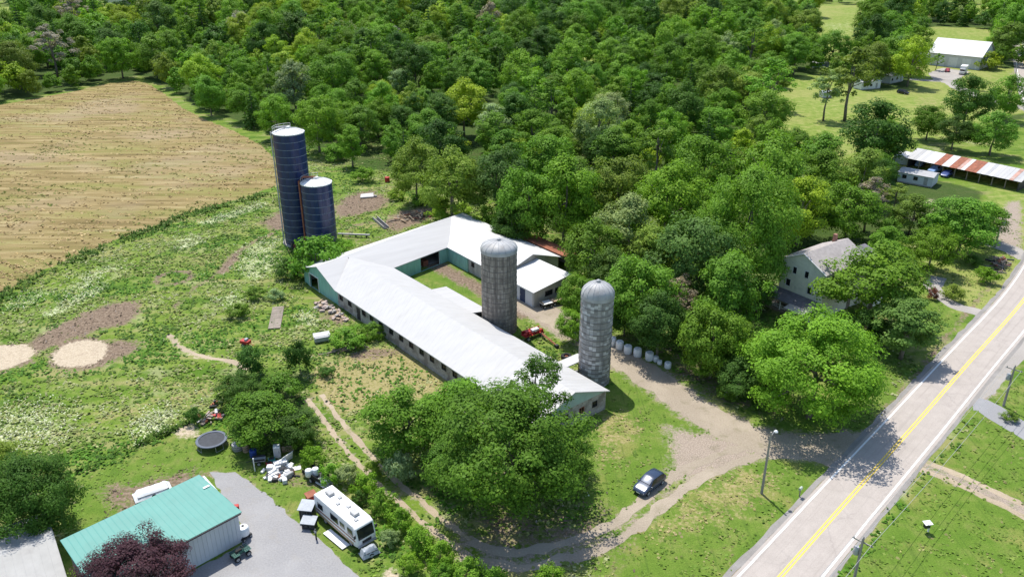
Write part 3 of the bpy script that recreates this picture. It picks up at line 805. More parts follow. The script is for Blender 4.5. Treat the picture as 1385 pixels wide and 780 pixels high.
for i in range(3): proto('tall', 40 + i, 4.5, 2.0, 14.0, 85, 90, .32, rcs=(.18, .30), rough=.3)
for i in range(4): proto('shrub', 50 + i, 2.5, .1, 3.2, 42, 70, .20, rcs=(.18, .34), rough=.3, bias=.5)
for i in range(2): proto('thin', 60 + i, 4.0, 4.0, 15.0, 40, 70, .30, rcs=(.16, .26), shell=.4, rough=.4)
for i in range(2): pine_proto('pine', 70 + i, 3.6, 15.0, 26, .42)
for i in range(5): proto('far', 80 + i, 6.0, 1.2, 12.5, 56, 48, .60, rcs=(.19, .33), rough=.3)
for i in range(2): pine_proto('farpine', 90 + i, 3.6, 14.0, 9, .7, True)

TINT = {'bright': (.160, .298, .036), 'mid': (.138, .264, .036), 'olive': (.185, .268, .052), 'dark': (.074, .155, .034), 'silver': (.25, .32, .17),
        'yellow': (.265, .370, .042), 'plum': (.074, .036, .048), 'grey': (.28, .25, .19), 'bluegreen': (.115, .215, .062)}
WORD = {'bright': 'bright green', 'mid': 'mid-green', 'olive': 'olive green', 'dark': 'dark green', 'silver': 'pale silvery green', 'yellow': 'yellow-green', 'plum': 'purple-leaved', 'grey': 'half-dead greyish', 'bluegreen': 'dull blue-green'}
SHAPE = {'hero': 'spreading', 'sparse': 'airy', 'round': 'round', 'tall': 'narrow', 'shrub': 'low', 'thin': 'spindly', 'pine': 'pointed'}
NAME = {'shrub': 'shrub', 'pine': 'conifer_tree'}
CAT = {'shrub': 'shrub', 'pine': 'conifer'}
TREES = []          # (base x, y, width, height, kind, tint, label or None)
def spot(u, v, w, ratio, zc=.56):
    p = G(u, v, 5)
    for _ in range(6):
        wm = w * depth(p) / CAM_F; h = wm * ratio; p = G(u, v, h * zc)
    return p.x, p.y, wm, h
def T(u, v, w, ratio, kind, tint, label=None):
    x, y, wm, h = spot(u, v, w, ratio)
    TREES.append((x, y, wm, h, kind, tint, label))
# foreground
T(692, 600, 228, .80, 'hero', 'deep', 'largest tree of the foreground, dense crown hiding the near end of the long barn')
T(724, 540, 118, 1.3, 'sparse', 'deep', 'airy tree whose thin top stands against the white barn roof')
T(548, 570, 120, .88, 'round', 'bright', 'bright green tree on the left flank of the largest foreground tree')
T(618, 562, 116, .85, 'round', 'mid', 'round green tree wedged between the barn wall and the largest foreground tree')
T(540, 628, 44, 1.1, 'shrub', 'silver', 'small pale leaved shrub beside the two-track path below the bright green tree')
T(604, 622, 86, .8, 'round', 'deep', 'low leafy tree at the left foot of the largest foreground tree')
T(768, 622, 78, .9, 'round', 'deep', 'low leafy tree at the right foot of the largest foreground tree')
T(356, 562, 108, .66, 'round', 'mid', 'broad low tree just behind the round trampoline')
T(402, 577, 68, .7, 'round', 'dark', 'dense dark tree between the trampoline tree and the two-track path')
T(322, 527, 62, .72, 'round', 'dark', 'dark bushy tree above the heap of red scrap')
T(378, 525, 60, .6, 'shrub', 'mid', 'low spreading shrub on the far side of the trampoline trees')
T(337, 486, 44, .9, 'shrub', 'dark', 'dark shrub standing just below the red machine in the meadow')
T(404, 482, 40, 1.25, 'shrub', 'dark', 'upright dark shrub standing alone at the edge of the yellowed grass')
T(38, 672, 138, .98, 'hero', 'dark', 'big dark tree at the left edge above the grey shed roof')
T(0, 625, 70, .9, 'round', 'olive', 'olive green tree cut by the left edge of the picture')
T(182, 772, 152, .72, 'hero', 'plum', 'purple-leaved tree in front of the teal metal roof')
# by the road
T(1106, 494, 192, .78, 'hero', 'bright', 'large bright green tree beside the lane mouth at the road')
T(1030, 484, 78, .8, 'round', 'bright', 'bright green tree on the left shoulder of the large roadside tree')
T(1228, 440, 84, 1.1, 'tall', 'bluegreen', 'dull green tree with bare limbs nearest the road above the lane mouth')
T(1184, 384, 138, .86, 'round', 'mid', 'round tree covering the right side of the cream house')
T(1172, 442, 60, .9, 'round', 'dark', 'dark tree between the large roadside tree and the cream house')
# the wood beside the lane
for a in ((1012, 300, 138, .98, 'hero', 'mid'), (938, 345, 108, .95, 'round', 'bluegreen'), (868, 396, 98, .9, 'round', 'mid'), (902, 272, 98, .95, 'round', 'bright'),
          (1042, 238, 96, 1., 'round', 'mid'), (966, 455, 88, .9, 'round', 'bright'), (892, 434, 78, .9, 'round', 'dark'), (918, 402, 56, 1.2, 'thin', 'grey'),
          (852, 310, 96, .9, 'round', 'silver'), (800, 342, 86, .9, 'round', 'mid'), (764, 262, 104, .9, 'round', 'bright'), (716, 272, 84, .95, 'round', 'bright'),
          (786, 398, 58, .9, 'round', 'bright'), (776, 436, 44, .8, 'round', 'bright'), (846, 418, 54, .9, 'round', 'dark'),
          (986, 392, 96, .95, 'round', 'mid'), (998, 456, 70, .72, 'round', 'mid'), (1026, 392, 44, .85, 'tall', 'dark'), (836, 252, 86, .9, 'round', 'olive'),
          (952, 232, 92, .95, 'round', 'mid'), (824, 370, 70, .9, 'round', 'bluegreen'), (948, 482, 50, .75, 'round', 'mid'), (692, 300, 60, .8, 'round', 'dark'), (672, 240, 80, .9, 'round', 'bluegreen'),
          (880, 345, 80, .9, 'round', 'olive'), (1000, 505, 60, .75, 'round', 'dark'), (610, 245, 84, .9, 'round', 'olive'), (562, 225, 72, .9, 'round', 'olive'), (810, 168, 66, .9, 'round', 'silver'), (824, 150, 50, .9, 'round', 'silver')):
    T(a[0], a[1] + 4, a[2] * 1.06, a[3] * 1.28, a[4], a[5])
for a in ((1304, 304, 100, .8, 'round', 'mid'), (1262, 335, 70, .9, 'round', 'bright'), (1236, 288, 66, .85, 'round', 'olive'), (1212, 266, 44, 1.2, 'thin', 'olive'), (1150, 285, 90, .9, 'round', 'mid'),
          (1112, 240, 88, .95, 'round', 'mid'), (1186, 180, 94, 1., 'round', 'dark'), (1258, 163, 48, 1., 'round', 'mid'), (1292, 178, 50, .9, 'round', 'dark'), (1346, 178, 62, .95, 'round', 'mid'),
          (1335, 300, 60, .9, 'round', 'mid'), (1200, 330, 60, .9, 'round', 'mid'), (1120, 122, 50, 1.5, 'thin', 'silver'), (1152, 108, 84, 1.2, 'thin', 'olive'), (1052, 110, 46, 1.5, 'thin', 'olive'), (1012, 122, 60, 1.1, 'tall', 'olive'), (975, 120, 70, 1.0, 'round', 'olive'),
          (1205, 72, 34, 1.3, 'tall', 'mid'), (1224, 60, 30, 1.2, 'tall', 'bright'), (1268, 82, 18, 1.3, 'thin', 'mid'), (1350, 60, 40, .8, 'round', 'bright'), (1338, 82, 36, .6, 'shrub', 'yellow'), (1372, 45, 34, 1., 'round', 'mid'),
          (1170, 235, 80, .95, 'round', 'olive')):
    T(*a)
# shrubs
T(426, 346, 78, .72, 'shrub', 'mid', 'wide green shrub at the foot of the shorter blue silo')
T(462, 336, 44, .6, 'shrub', 'bright', 'small bright shrub between the shorter blue silo and the barn roof')
T(600, 282, 42, .7, 'shrub', 'yellow', 'bright shrub behind the far corner of the white barn roof')
T(655, 295, 42, .8, 'shrub', 'bright', 'bright shrub against the back of the white barn near the brown silo')
T(708, 324, 32, .8, 'shrub', 'yellow', 'yellow-green shrub behind the short barn wing beside the red roof')
T(470, 456, 56, .45, 'shrub', 'mid', 'low spreading shrub between the grey trough and the long barn wall')
T(506, 446, 40, .5, 'shrub', 'bright', 'low bright shrub almost touching the long barn wall')
T(388, 362, 40, .6, 'shrub', 'dark', 'dark low shrub against the teal gable of the barn')
T(264, 560, 26, .9, 'shrub', 'dark', 'small dark shrub beside the red scrap heap')
T(1290, 395, 30, .7, 'shrub', 'olive', 'small olive shrub beside the pale house drive')
T(1262, 396, 18, .9, 'shrub', 'rusty', 'small reddish shrub at the head of the pale house drive')
T(1336, 372, 34, .6, 'shrub', 'bright', 'bright shrub on the verge below the wood pile')
T(1318, 352, 26, .6, 'shrub', 'dark', 'dark shrub on the verge left of the wood pile')
T(1366, 562, 26, .5, 'shrub', 'olive', 'low shrub at the foot of the pole on the right edge')
T(1328, 117, 12, .9, 'shrub', 'dark', 'small dark shrub on the lawn below the white barn with vehicles')
T(1350, 124, 13, .9, 'shrub', 'dark', 'small dark shrub nearest the far road on the lawn')
TINT['deep'] = (.088, .175, .026); WORD['deep'] = 'deep green'
TINT['rusty'] = (.22, .07, .045); WORD['rusty'] = 'reddish'
brush = [(424, 618, 40, 'bright'), (447, 640, 36, 'bright'), (412, 598, 36, 'mid'), (470, 640, 34, 'silver'), (492, 655, 40, 'bright'), (516, 676, 42, 'mid'), (505, 632, 26, 'olive'), (540, 702, 42, 'bright'), (566, 728, 46, 'mid'),
         (596, 748, 46, 'bright'), (556, 760, 34, 'bright'), (634, 768, 50, 'bright'), (528, 726, 28, 'silver'), (600, 772, 36, 'mid'), (668, 782, 44, 'mid'), (740, 784, 50, 'mid'), (486, 672, 24, 'dark')]
for u, v, w, tn in brush: T(u, v, w, .8, 'shrub', tn)
# brush and weeds along the near wood's edge and in the meadow
for u, v, w, tn in ((452, 205, 40, 'mid'), (490, 236, 34, 'bright'), (535, 262, 26, 'yellow'), (570, 268, 30, 'bright'), (625, 282, 30, 'yellow'), (985, 530, 34, 'mid'), (1030, 545, 30, 'dark'), (345, 396, 30, 'mid'), (322, 418, 34, 'bright'), (372, 398, 26, 'silver'), (440, 502, 22, 'dark')):
    T(u, v, w, .55, 'shrub', tn)
NHAND = len(TREES)

def inside(poly, x, y):
    c = False; n = len(poly); j = n - 1
    for i in range(n):
        a, b = poly[i], poly[j]
        if (a[1] > y) != (b[1] > y) and x < (b[0] - a[0]) * (y - a[1]) / (b[1] - a[1]) + a[0]: c = not c
        j = i
    return c
NOTREE = CLEAR + [BARN_AREA,
    GP([(1205, 285), (1212, 190), (1240, 184), (1385, 222), (1390, 320), (1225, 318)]),          # long shed
    GP([(1040, 450), (1045, 360), (1100, 330), (1160, 340), (1150, 450)]),                        # house
    GP([(138, 66), (138, 50), (172, 50), (172, 66)])]
# the wood: bases sown over the land, kept apart, thinner with distance
cell = {}
def free(x, y, r):
    k = 12.0; cx, cy = int(x // k), int(y // k)
    for i in (-1, 0, 1):
        for j in (-1, 0, 1):
            for (a, b, q) in cell.get((cx + i, cy + j), ()):
                if (a - x) ** 2 + (b - y) ** 2 < (max(r, q) * .62 + min(r, q) * .38) ** 2: return False
    return True
def mark(x, y, r): cell.setdefault((int(x // 12), int(y // 12)), []).append((x, y, r))
for t in TREES:
    if t[4] != 'shrub': mark(t[0], t[1], t[2] * .62)
rw = random.Random(21)
WOOD = []
tries = 26000
for _ in range(tries):
    y = 150 + (780 - 150) * rw.random() ** .8
    hw = .66 * (y * .91 + 25) + 12
    x = rw.uniform(-hw, hw)
    if not inside(FOREST, x, y): continue
    w = rw.uniform(8.5, 14.0) * (1 + .42 * min(1, max(0, (y - 190) / 230)))
    if rw.random() < .28: w *= .62
    if not free(x, y, w * .76): continue
    bad = False
    for c in NOTREE:
        if inside(c, x, y): bad = True; break
    if bad: continue
    mark(x, y, w * .76)
    r = rw.random()
    n = math.sin(x * .021 + 1.3) + math.cos(y * .017 + x * .01)     # stands of different kinds
    r2 = (r + .16 * n) % 1.0
    tint = ('mid' if r2 < .34 else 'bright' if r2 < .62 else 'olive' if r2 < .70 else 'dark' if r2 < .83 else 'yellow' if r2 < .92 else 'bluegreen' if r2 < .97 else 'silver')
    kind = 'round'
    q = rw.random()
    if q < .24: kind = 'tall'; w *= .78
    elif q < .28: kind = 'thin'
    elif q < (.34 + (.1 if y > 420 else 0)): kind = 'pine'; tint = 'dark'; w *= .62
    if rw.random() < .012: tint = 'grey'; kind = 'thin'
    h = w * {'round': rw.uniform(.95, 1.25), 'tall': rw.uniform(1.25, 1.6), 'thin': rw.uniform(1.3, 1.6), 'pine': rw.uniform(1.7, 2.2)}[kind]
    WOOD.append((x, y, w, min(h, 22), kind, tint, None))
for pu, pv, pw in ((600, 22, 22), (616, 30, 20), (884, 15, 24), (928, 22, 22), (910, 10, 20), (985, 15, 20), (75, 50, 34), (95, 70, 30), (190, 60, 32), (205, 45, 26), (150, 62, 24), (1290, 8, 20), (1310, 10, 18)):
    x, y, w, h = spot(pu, pv, pw, 1.9); WOOD.append((x, y, w, min(h, 20), 'pine', 'dark', None))
def in_view(t):
    u, v = PX((t[0], t[1], t[3] * .55)); s = t[2] * .5 / depth((t[0], t[1], 4)) * CAM_F
    return -s < u < 1385 + s and v > -s * .6
vis = [t for t in WOOD if in_view(t)]
vis.sort(key=lambda t: -(t[2] * t[3]) / depth((t[0], t[1], 4)) ** 2)
nsh = sum(t[4] == 'shrub' for t in TREES)
NIND = 300 - (NHAND - nsh)
IND = []; rest = [t for t in WOOD if not in_view(t)]; npine = 0
for t in vis:
    if t[4] == 'pine' and npine < 60: IND.append(t); npine += 1
    elif t[4] != 'pine' and sum(1 for q in IND if q[4] != 'pine') < NIND: IND.append(t)
    else: rest.append(t)
ALLTREES = TREES + IND

ZONES = [(60, 30, 'far off beside the hilltop meadow'), (60, 100, 'at the far left end of the tan field'), (150, 90, 'on the far edge of the tan field'), (240, 60, 'in the far woods left of the tall blue silo'), (260, 130, 'at the right corner of the far field edge'),
         (330, 150, 'along the right side of the tan field'), (400, 60, 'far above the tall blue silo'), (400, 140, 'right behind the tall blue silo'), (470, 110, 'in the woods right of the tall blue silo'), (480, 200, 'at the wood edge beyond the blue silos'), (520, 40, 'in the far woods at the upper left centre'),
         (560, 130, 'in the woods behind the back barn wing'), (570, 220, 'at the wood edge behind the back barn wing'), (640, 60, 'in the far woods at the upper centre'), (650, 150, 'in the woods beyond the brown silo'), (660, 250, 'behind the far barn corner'), (740, 40, 'far off at the top centre'), (740, 120, 'in the middle of the woods beyond the barn'),
         (740, 200, 'in the woods above the brown silo'), (730, 300, 'behind the short barn wing'), (820, 80, 'in the far woods near the small clearing'), (830, 150, 'in the woods left of the shady lawn'), (830, 240, 'in the woods between brown silo and cream house'), (820, 340, 'in the woods just behind the grey stave silo'), (800, 420, 'beside the barnyard by the grey stave silo'),
         (900, 40, 'by the small far clearing'), (920, 110, 'left of the sunny lawn with thin trees'), (920, 200, 'in the woods below the sunny lawn'), (920, 300, 'in the tall woods left of the cream house'), (900, 400, 'in the woods over the row of white bales'), (950, 470, 'along the gravel lane past the white bales'), (1000, 60, 'in the far woods right of the top centre'),
         (1010, 130, 'beside the sunny lawn on its left'), (1020, 230, 'in the woods up from the cream house'), (1010, 300, 'leaning close to the left of the cream house'), (1020, 440, 'in front of the cream house porch'), (1080, 80, 'between the pale meadow and the sunny lawn'), (1120, 30, 'beyond the pale meadow at the upper right'), (1120, 120, 'on the sunny lawn'),
         (1120, 250, 'in the woods behind the cream house'), (1180, 60, 'left of the far white barn'), (1190, 170, 'below the trailers on the lawn'), (1180, 300, 'behind the cream house on the right'), (1260, 30, 'behind the far white barn'), (1270, 160, 'in the grass above the rusty-roofed shed'), (1250, 240, 'in front of the rusty-roofed shed'), (1300, 300, 'between rusty-roofed shed and road'),
         (1350, 60, 'right of the far white barn'), (1350, 170, 'above the right end of the rusty-roofed shed'), (430, 610, 'in the hedge beside the white appliance heap'), (480, 650, 'in the hedge behind the motorhome'), (560, 730, 'in the hedge between motorhome and two-track'), (640, 770, 'at the bottom edge under the largest foreground tree'),
         (350, 400, 'in the meadow left of the teal gable'), (870, 470, 'at the lane edge by the white bales'), (1000, 535, 'at the lane edge under the roadside tree'), (535, 262, 'in rough grass behind the back barn wing'), (440, 502, 'on the yellowed grass')]
info = []
for t in ALLTREES:
    u, v = PX((t[0], t[1], t[3] * .55))
    z = min(ZONES, key=lambda q: (q[0] - u) ** 2 + ((q[1] - v) * 1.4) ** 2)
    noun = 'shrub' if t[4] == 'shrub' else 'conifer' if t[4] == 'pine' else 'tree'
    stem = f"{WORD[t[5]]} {SHAPE[t[4]]} {noun}"
    w_ = z[2].split()
    if len((stem + ' ' + z[2]).split()) > 13: stem = f"{WORD[t[5]]} {noun}"
    info.append([u, v, stem, z[2]])
byl = {}
for i, t in enumerate(ALLTREES):
    if not t[6]: byl.setdefault((info[i][2], info[i][3]), []).append(i)
LABEL = {}
for (stem, where), ids in byl.items():
    if len(ids) == 1: LABEL[ids[0]] = f"{stem} {where}"
    elif len(ids) == 2: 
        ids.sort(key=lambda i: info[i][0]); LABEL[ids[0]] = f"left of two, {stem} {where}"; LABEL[ids[1]] = f"right of two, {stem} {where}"
    else:
        ids.sort(key=lambda i: info[i][0]); n = len(ids)
        wd = ['leftmost', 'second leftmost', 'third leftmost', 'fourth leftmost', 'fifth leftmost', 'sixth leftmost', 'seventh leftmost', 'eighth leftmost', 'ninth leftmost', 'tenth leftmost', 'eleventh leftmost', 'twelfth leftmost']
        for k, i in enumerate(ids): LABEL[i] = f"{'rightmost' if k == n - 1 else wd[min(k, 11)]} {stem} {where}"
rt = random.Random(5)
def jtint(c, r, a=.22):
    k = r.uniform(1 - a, 1 + a)
    s_ = .75 if c[1] > c[0] * 1.25 else 1.0
    return (c[0] * k * r.uniform(.88, 1.06), c[1] * k, c[2] * k * s_ * r.uniform(.85, 1.15))
for i, t in enumerate(ALLTREES):
    x, y, w, h, kind, tint, lab = t
    pr = PROTO[kind]; me, tm, Rr, H = pr[rt.randrange(len(pr))]
    g = 'shrubs and brush' if kind == 'shrub' else 'conifers in the woods' if kind == 'pine' else 'broadleaf trees'
    o = thing(NAME.get(kind, 'broadleaf_tree'), lab or LABEL[i], CAT.get(kind, 'tree'), (x, y, 0), rt.uniform(0, 6.28), g)
    sx = w / (2 * Rr)
    o.scale = (sx * rt.uniform(.94, 1.06), sx * rt.uniform(.94, 1.06), h / H)
    c = link('crown', me, o); c['tint'] = jtint(TINT[tint], rt)
    link('trunk', tm, o)
# the rest of the wood reads as one mass
src = bpy.data.collections.new('woodland_source')
fars = PROTO['far'] + PROTO['farpine']
FS = []
for k, (me, tm, Rr, H) in enumerate(fars):
    mt = me.copy(); mt.name = 'far_crown'
    o = bpy.data.objects.new(f'far_crown_{k:02d}', mt); src.objects.link(o); FS.append((Rr, H))
pts = []; idx = []; scl = []; rot = []; col = []
for t in rest:
    k = 5 + rt.randrange(2) if t[4] == 'pine' else rt.randrange(5)
    Rr, H = FS[k]
    pts.append((t[0], t[1], 0)); idx.append(k); s = t[2] / (2 * Rr); scl.append((s, s, t[3] / H)); rot.append((0, 0, rt.uniform(0, 6.28))); col.append((*jtint(TINT[t[5]], rt), 1))
wm = bpy.data.meshes.new('woodland'); wm.from_pydata(pts, [], [])
def pattr(nm, typ, key, data):
    a = wm.attributes.new(nm, typ, 'POINT'); a.data.foreach_set(key, np.array(data, np.int32 if typ == 'INT' else np.float32).reshape(-1))
pattr('idx', 'INT', 'value', idx); pattr('scl', 'FLOAT_VECTOR', 'vector', scl); pattr('rot', 'FLOAT_VECTOR', 'vector', rot); pattr('tint', 'FLOAT_COLOR', 'color', col)
wo = link('woodland', wm); tag(wo, 'unbroken mass of leafy trees filling the distance', 'woodland', kind='stuff')
ng = bpy.data.node_groups.new('sow_woodland', 'GeometryNodeTree')
ng.interface.new_socket('Geometry', in_out='INPUT', socket_type='NodeSocketGeometry'); ng.interface.new_socket('Geometry', in_out='OUTPUT', socket_type='NodeSocketGeometry')
gi = ng.nodes.new('NodeGroupInput'); gq = ng.nodes.new('NodeGroupOutput')
iop = ng.nodes.new('GeometryNodeInstanceOnPoints'); ci = ng.nodes.new('GeometryNodeCollectionInfo')
ci.inputs['Collection'].default_value = src; ci.inputs['Separate Children'].default_value = True; ci.inputs['Reset Children'].default_value = True
def nat(nm, dt):
    x = ng.nodes.new('GeometryNodeInputNamedAttribute'); x.data_type = dt; x.inputs['Name'].default_value = nm; return x.outputs['Attribute']
ng.links.new(gi.outputs[0], iop.inputs['Points']); ng.links.new(ci.outputs[0], iop.inputs['Instance']); iop.inputs['Pick Instance'].default_value = True
ng.links.new(nat('idx', 'INT'), iop.inputs['Instance Index']); ng.links.new(nat('rot', 'FLOAT_VECTOR'), iop.inputs['Rotation']); ng.links.new(nat('scl', 'FLOAT_VECTOR'), iop.inputs['Scale'])
ng.links.new(iop.outputs[0], gq.inputs[0])
wo.modifiers.new('sow', 'NODES').node_group = ng
print('trees', len(ALLTREES), 'rest', len(rest), 'pines', npine)

# ------------------------------------------------------------------ building helpers
def wall_cells(mb, p0, p1, z0, z1, holes=(), th=.22, mi=0):
    """an upright wall from p0 to p1 with real openings; holes = (x0, x1, z0, z1) along the wall"""
    p0 = Vector((p0[0], p0[1], 0)); p1 = Vector((p1[0], p1[1], 0)); L = (p1 - p0).length; d = (p1 - p0) / L; n = Vector((-d.y, d.x, 0))
    xs = sorted({0.0, L} | {min(max(h[k], 0), L) for h in holes for k in (0, 1)}); zs = sorted({z0, z1} | {h[k] for h in holes for k in (2, 3)})
    for i in range(len(xs) - 1):
        j = 0
        while j < len(zs) - 1:
            xm = (xs[i] + xs[i + 1]) / 2
            solid = lambda q: not any(h[0] < xm < h[1] and h[2] < (zs[q] + zs[q + 1]) / 2 < h[3] for h in holes)
            if not solid(j): j += 1; continue
            k = j
            while k + 1 < len(zs) - 1 and solid(k + 1): k += 1
            a = p0 + d * xs[i]; b = p0 + d * xs[i + 1]
            mb.prism([a, b, b + n * th, a + n * th], zs[j], zs[k + 1], mi); j = k + 1
def window(parent, p0, p1, x0, x1, z0, z1, th=.22, bars=1, frame='dark_trim', pane='glass', proud=.03, name='window'):
    """a frame set in an opening of the wall p0-p1, with its pane as a sub-part"""
    p0 = Vector((p0[0], p0[1], 0)); p1 = Vector((p1[0], p1[1], 0)); d = (p1 - p0).normalized(); n = Vector((-d.y, d.x, 0)); rz = math.atan2(d.y, d.x)
    w = x1 - x0; h = z1 - z0; f = .07; mb = MB()
    def bx(cx, cz, sx, sz, off, dp, m):
        c = p0 + d * (x0 + cx) + n * off; m.box((c.x, c.y, z0 + cz), (sx, dp, sz), rz)
    off = .03 - proud
    for cx, cz, sx, sz in ((f / 2, h / 2, f, h - .004), (w - f / 2, h / 2, f, h - .004), (w / 2, f / 2, w - 2 * f, f), (w / 2, h - f / 2, w - 2 * f, f)): bx(cx, cz, sx - .004, sz, off, .1, mb)
    for b in range(bars): bx(w * (b + 1) / (bars + 1), h / 2, .05, h - 2 * f, off, .06, mb)
    fr = mb.build(name, M[frame], parent)
    pm = MB(); bx(w / 2, h / 2, w - 2 * f, h - 2 * f, .09, .02, pm); pm.build('pane', M[pane], fr)
    return fr
def door(parent, p0, p1, x0, x1, z0, z1, mat, off=.05, name='door', handle=True):
    p0 = Vector((p0[0], p0[1], 0)); p1 = Vector((p1[0], p1[1], 0)); d = (p1 - p0).normalized(); n = Vector((-d.y, d.x, 0)); rz = math.atan2(d.y, d.x)
    mb = MB(); c = p0 + d * (x0 + x1) / 2 + n * off
    mb.box((c.x, c.y, (z0 + z1) / 2), (x1 - x0 - .02, .07, z1 - z0 - .02), rz)
    k = 4
    for i in range(1, k):
        q = p0 + d * (x0 + (x1 - x0) * i / k) + n * (off - .045); mb.box((q.x, q.y, (z0 + z1) / 2), (.04, .02, z1 - z0 - .1), rz)
    o = mb.build(name, mat, parent)
    if handle:
        hb = MB(); q = p0 + d * (x0 + (x1 - x0) * .12) + n * (off - .07); hb.box((q.x, q.y, z0 + (z1 - z0) * .45), (.06, .06, .22), rz); hb.build('handle', M['grey_metal'], o)
    return o
def roof_plane(parent, e0, e1, r1, r0, mat, th=.14, rib=.9, ribmat=None, name='roof', ribh=.014):
    """one slope from eave e0-e1 up to ridge r0-r1, ribs (standing seams) as a sub-part"""
    e0, e1, r0, r1 = map(Vector, (e0, e1, r0, r1))
    mb = MB(); mb.slab([e0, e1, r1, r0], th); o = mb.build(name, mat, parent)
    if rib:
        rb = MB(); n = max(2, int((e1 - e0).length / rib)); up = Vector((0, 0, ribh)); d = (e1 - e0).normalized() * .03
        for i in range(n + 1):
            f = i / n; a = e0.lerp(e1, f); b = r0.lerp(r1, f)
            rb.add([a - d, a + d, b + d, b - d, a + up, b + up], [(0, 4, 5, 3), (4, 1, 2, 5), (0, 1, 4), (3, 5, 2)])
        rb.build('roof_seam', ribmat or mat, o, kind='stuff')
    return o
def gable_fill(mb, p0, p1, z0, zr, th=.22, mi=0, f=.5):
    p0 = Vector((p0[0], p0[1], z0)); p1 = Vector((p1[0], p1[1], z0)); d = (p1 - p0).normalized(); n = Vector((-d.y, d.x, 0)) * th
    a = p0.lerp(p1, f); a = Vector((a.x, a.y, zr))
    mb.add([p0, p1, a, p0 + n, p1 + n, a + n], [(0, 1, 2), (5, 4, 3), (0, 3, 4, 1), (1, 4, 5, 2), (2, 5, 3, 0)], mi)

# ------------------------------------------------------------------ the white barn round its yard
BTH = R(-50.5)
b0 = G(455, 391, 3.0); b0.z = 0
barn = thing('barn', 'long white-roofed barn in a U round a grass yard with teal end walls', 'barn', b0, BTH)
def BL(s, t): return Vector((b0.x + s * math.cos(BTH) - t * math.sin(BTH), b0.y + s * math.sin(BTH) + t * math.cos(BTH), 0))
def s_at(u, t, z):
    lo, hi = -20.0, 60.0
    for _ in range(40):
        m = (lo + hi) / 2; p = BL(m, t); p.z = z
        if PX(p)[0] < u: lo = m
        else: hi = m
    return lo
EH, RH = 3.0, 5.2
LEN = 51.3
# long wing, near wall with its row of small windows
ws = [s_at(u, 0, 2.2) for u in (460.5, 472, 491, 501.5, 514, 528, 541.5, 555, 569, 583, 599, 614, 631)]
ws += [ws[-1] + 6.2, ws[-1] + 9.4]
d0 = s_at(484, 0, 1.2); d1 = s_at(642, 0, 1.3)
holes = [(s - .55, s + .55, 1.45, 2.45) for s in ws] + [(d0 - .6, d0 + .6, .02, 2.2), (d1 - 1.3, d1 + 1.3, .02, 2.7)]
mb = MB(); wall_cells(mb, (0.23, 0), (LEN, 0), 0, EH - .17, holes); mb.build('wall', M['stone_wall'], barn)
for s in ws: window(barn, (0.23, 0), (LEN, 0), s - .55, s + .55, 1.45, 2.45)
door(barn, (0.23, 0), (LEN, 0), d0 - .6, d0 + .6, .02, 2.2, M['dark_trim'])
# teal gable end of the back wing, with its dark doorway
mb = MB(); gh = [(2.2, 5.6, .02, 2.6)]
wall_cells(mb, (-12.3, .06), (.2, .06), 0, EH - .15, gh); gable_fill(mb, (-12.1, .06), (0, .06), EH - .15, RH - .2); mb.build('wall', M['teal_wall'], barn)
mb = MB()
for x in (-10.1, -6.7): mb.box((x, .0, 1.3), (.14, .1, 2.6))
mb.box((-8.4, .0, 2.67), (3.54, .1, .14)); mb.build('door_frame', M['white'], barn)
# back wing, outer wall and yard wall
mb = MB(); wall_cells(mb, (-17.6, 39.2), (-12.3, .3), 0, EH - .17); mb.build('wall', M['grey_wall'], barn)
yA, yB = (-2.15, 12.4), (-4.25, 25.9)
mb = MB(); wall_cells(mb, yB, yA, 0, EH - .17, [(2.4, 7.2, .02, 2.75)]); mb.build('wall', M['teal_wall'], barn)
dv = (Vector(yA) - Vector(yB)).normalized()
mb = MB(); rzv = math.atan2(dv.y, dv.x)
for k in (2.3, 7.3): q = Vector(yB) + dv * k; mb.box((q.x + .08, q.y - .02, 1.4), (.14, .12, 2.8), rzv)
mb.build('door_frame', M['white'], barn)
mb = MB(); q = Vector(yB) + dv * 5.0; mb.box((q.x - 2.0, q.y, .5), (1.2, 1.6, 1.0), rzv); mb.build('gate', M['rust'], barn)
# long wing, yard wall and outer end
mb = MB(); wall_cells(mb, (LEN, 12.1), (-.4, 12.1), 0, EH - .17); mb.build('wall', M['stone_wall'], barn)
mb = MB(); eh = [(1.6, 2.5, 1.2, 2.1), (4.2, 5.1, 1.2, 2.1), (7.0, 7.9, 1.2, 2.1), (9.4, 10.3, 1.2, 2.1)]
wall_cells(mb, (LEN, .2), (LEN, 11.9), 0, EH - .17, eh); mb.build('wall', M['stone_wall'], barn)
for k, h in enumerate(eh): window(barn, (LEN, .2), (LEN, 11.9), *h, frame='rust' if k == 2 else 'dark_trim')
mb = MB(); gable_fill(mb, (LEN + .02, .1), (LEN + .02, 12.0), EH - .16, RH - .2, .2); mb.build('gable', M['teal_pale'], barn)
# right wing: teal and grey yard walls, short lower end
rA, rB, rC, rD = (-4.3, 25.9), (2.6, 25.66), (13.0, 25.3), (21.7, 25.0)
mb = MB(); wall_cells(mb, rB, rA, 0, EH - .17); mb.build('wall', M['teal_wall'], barn)
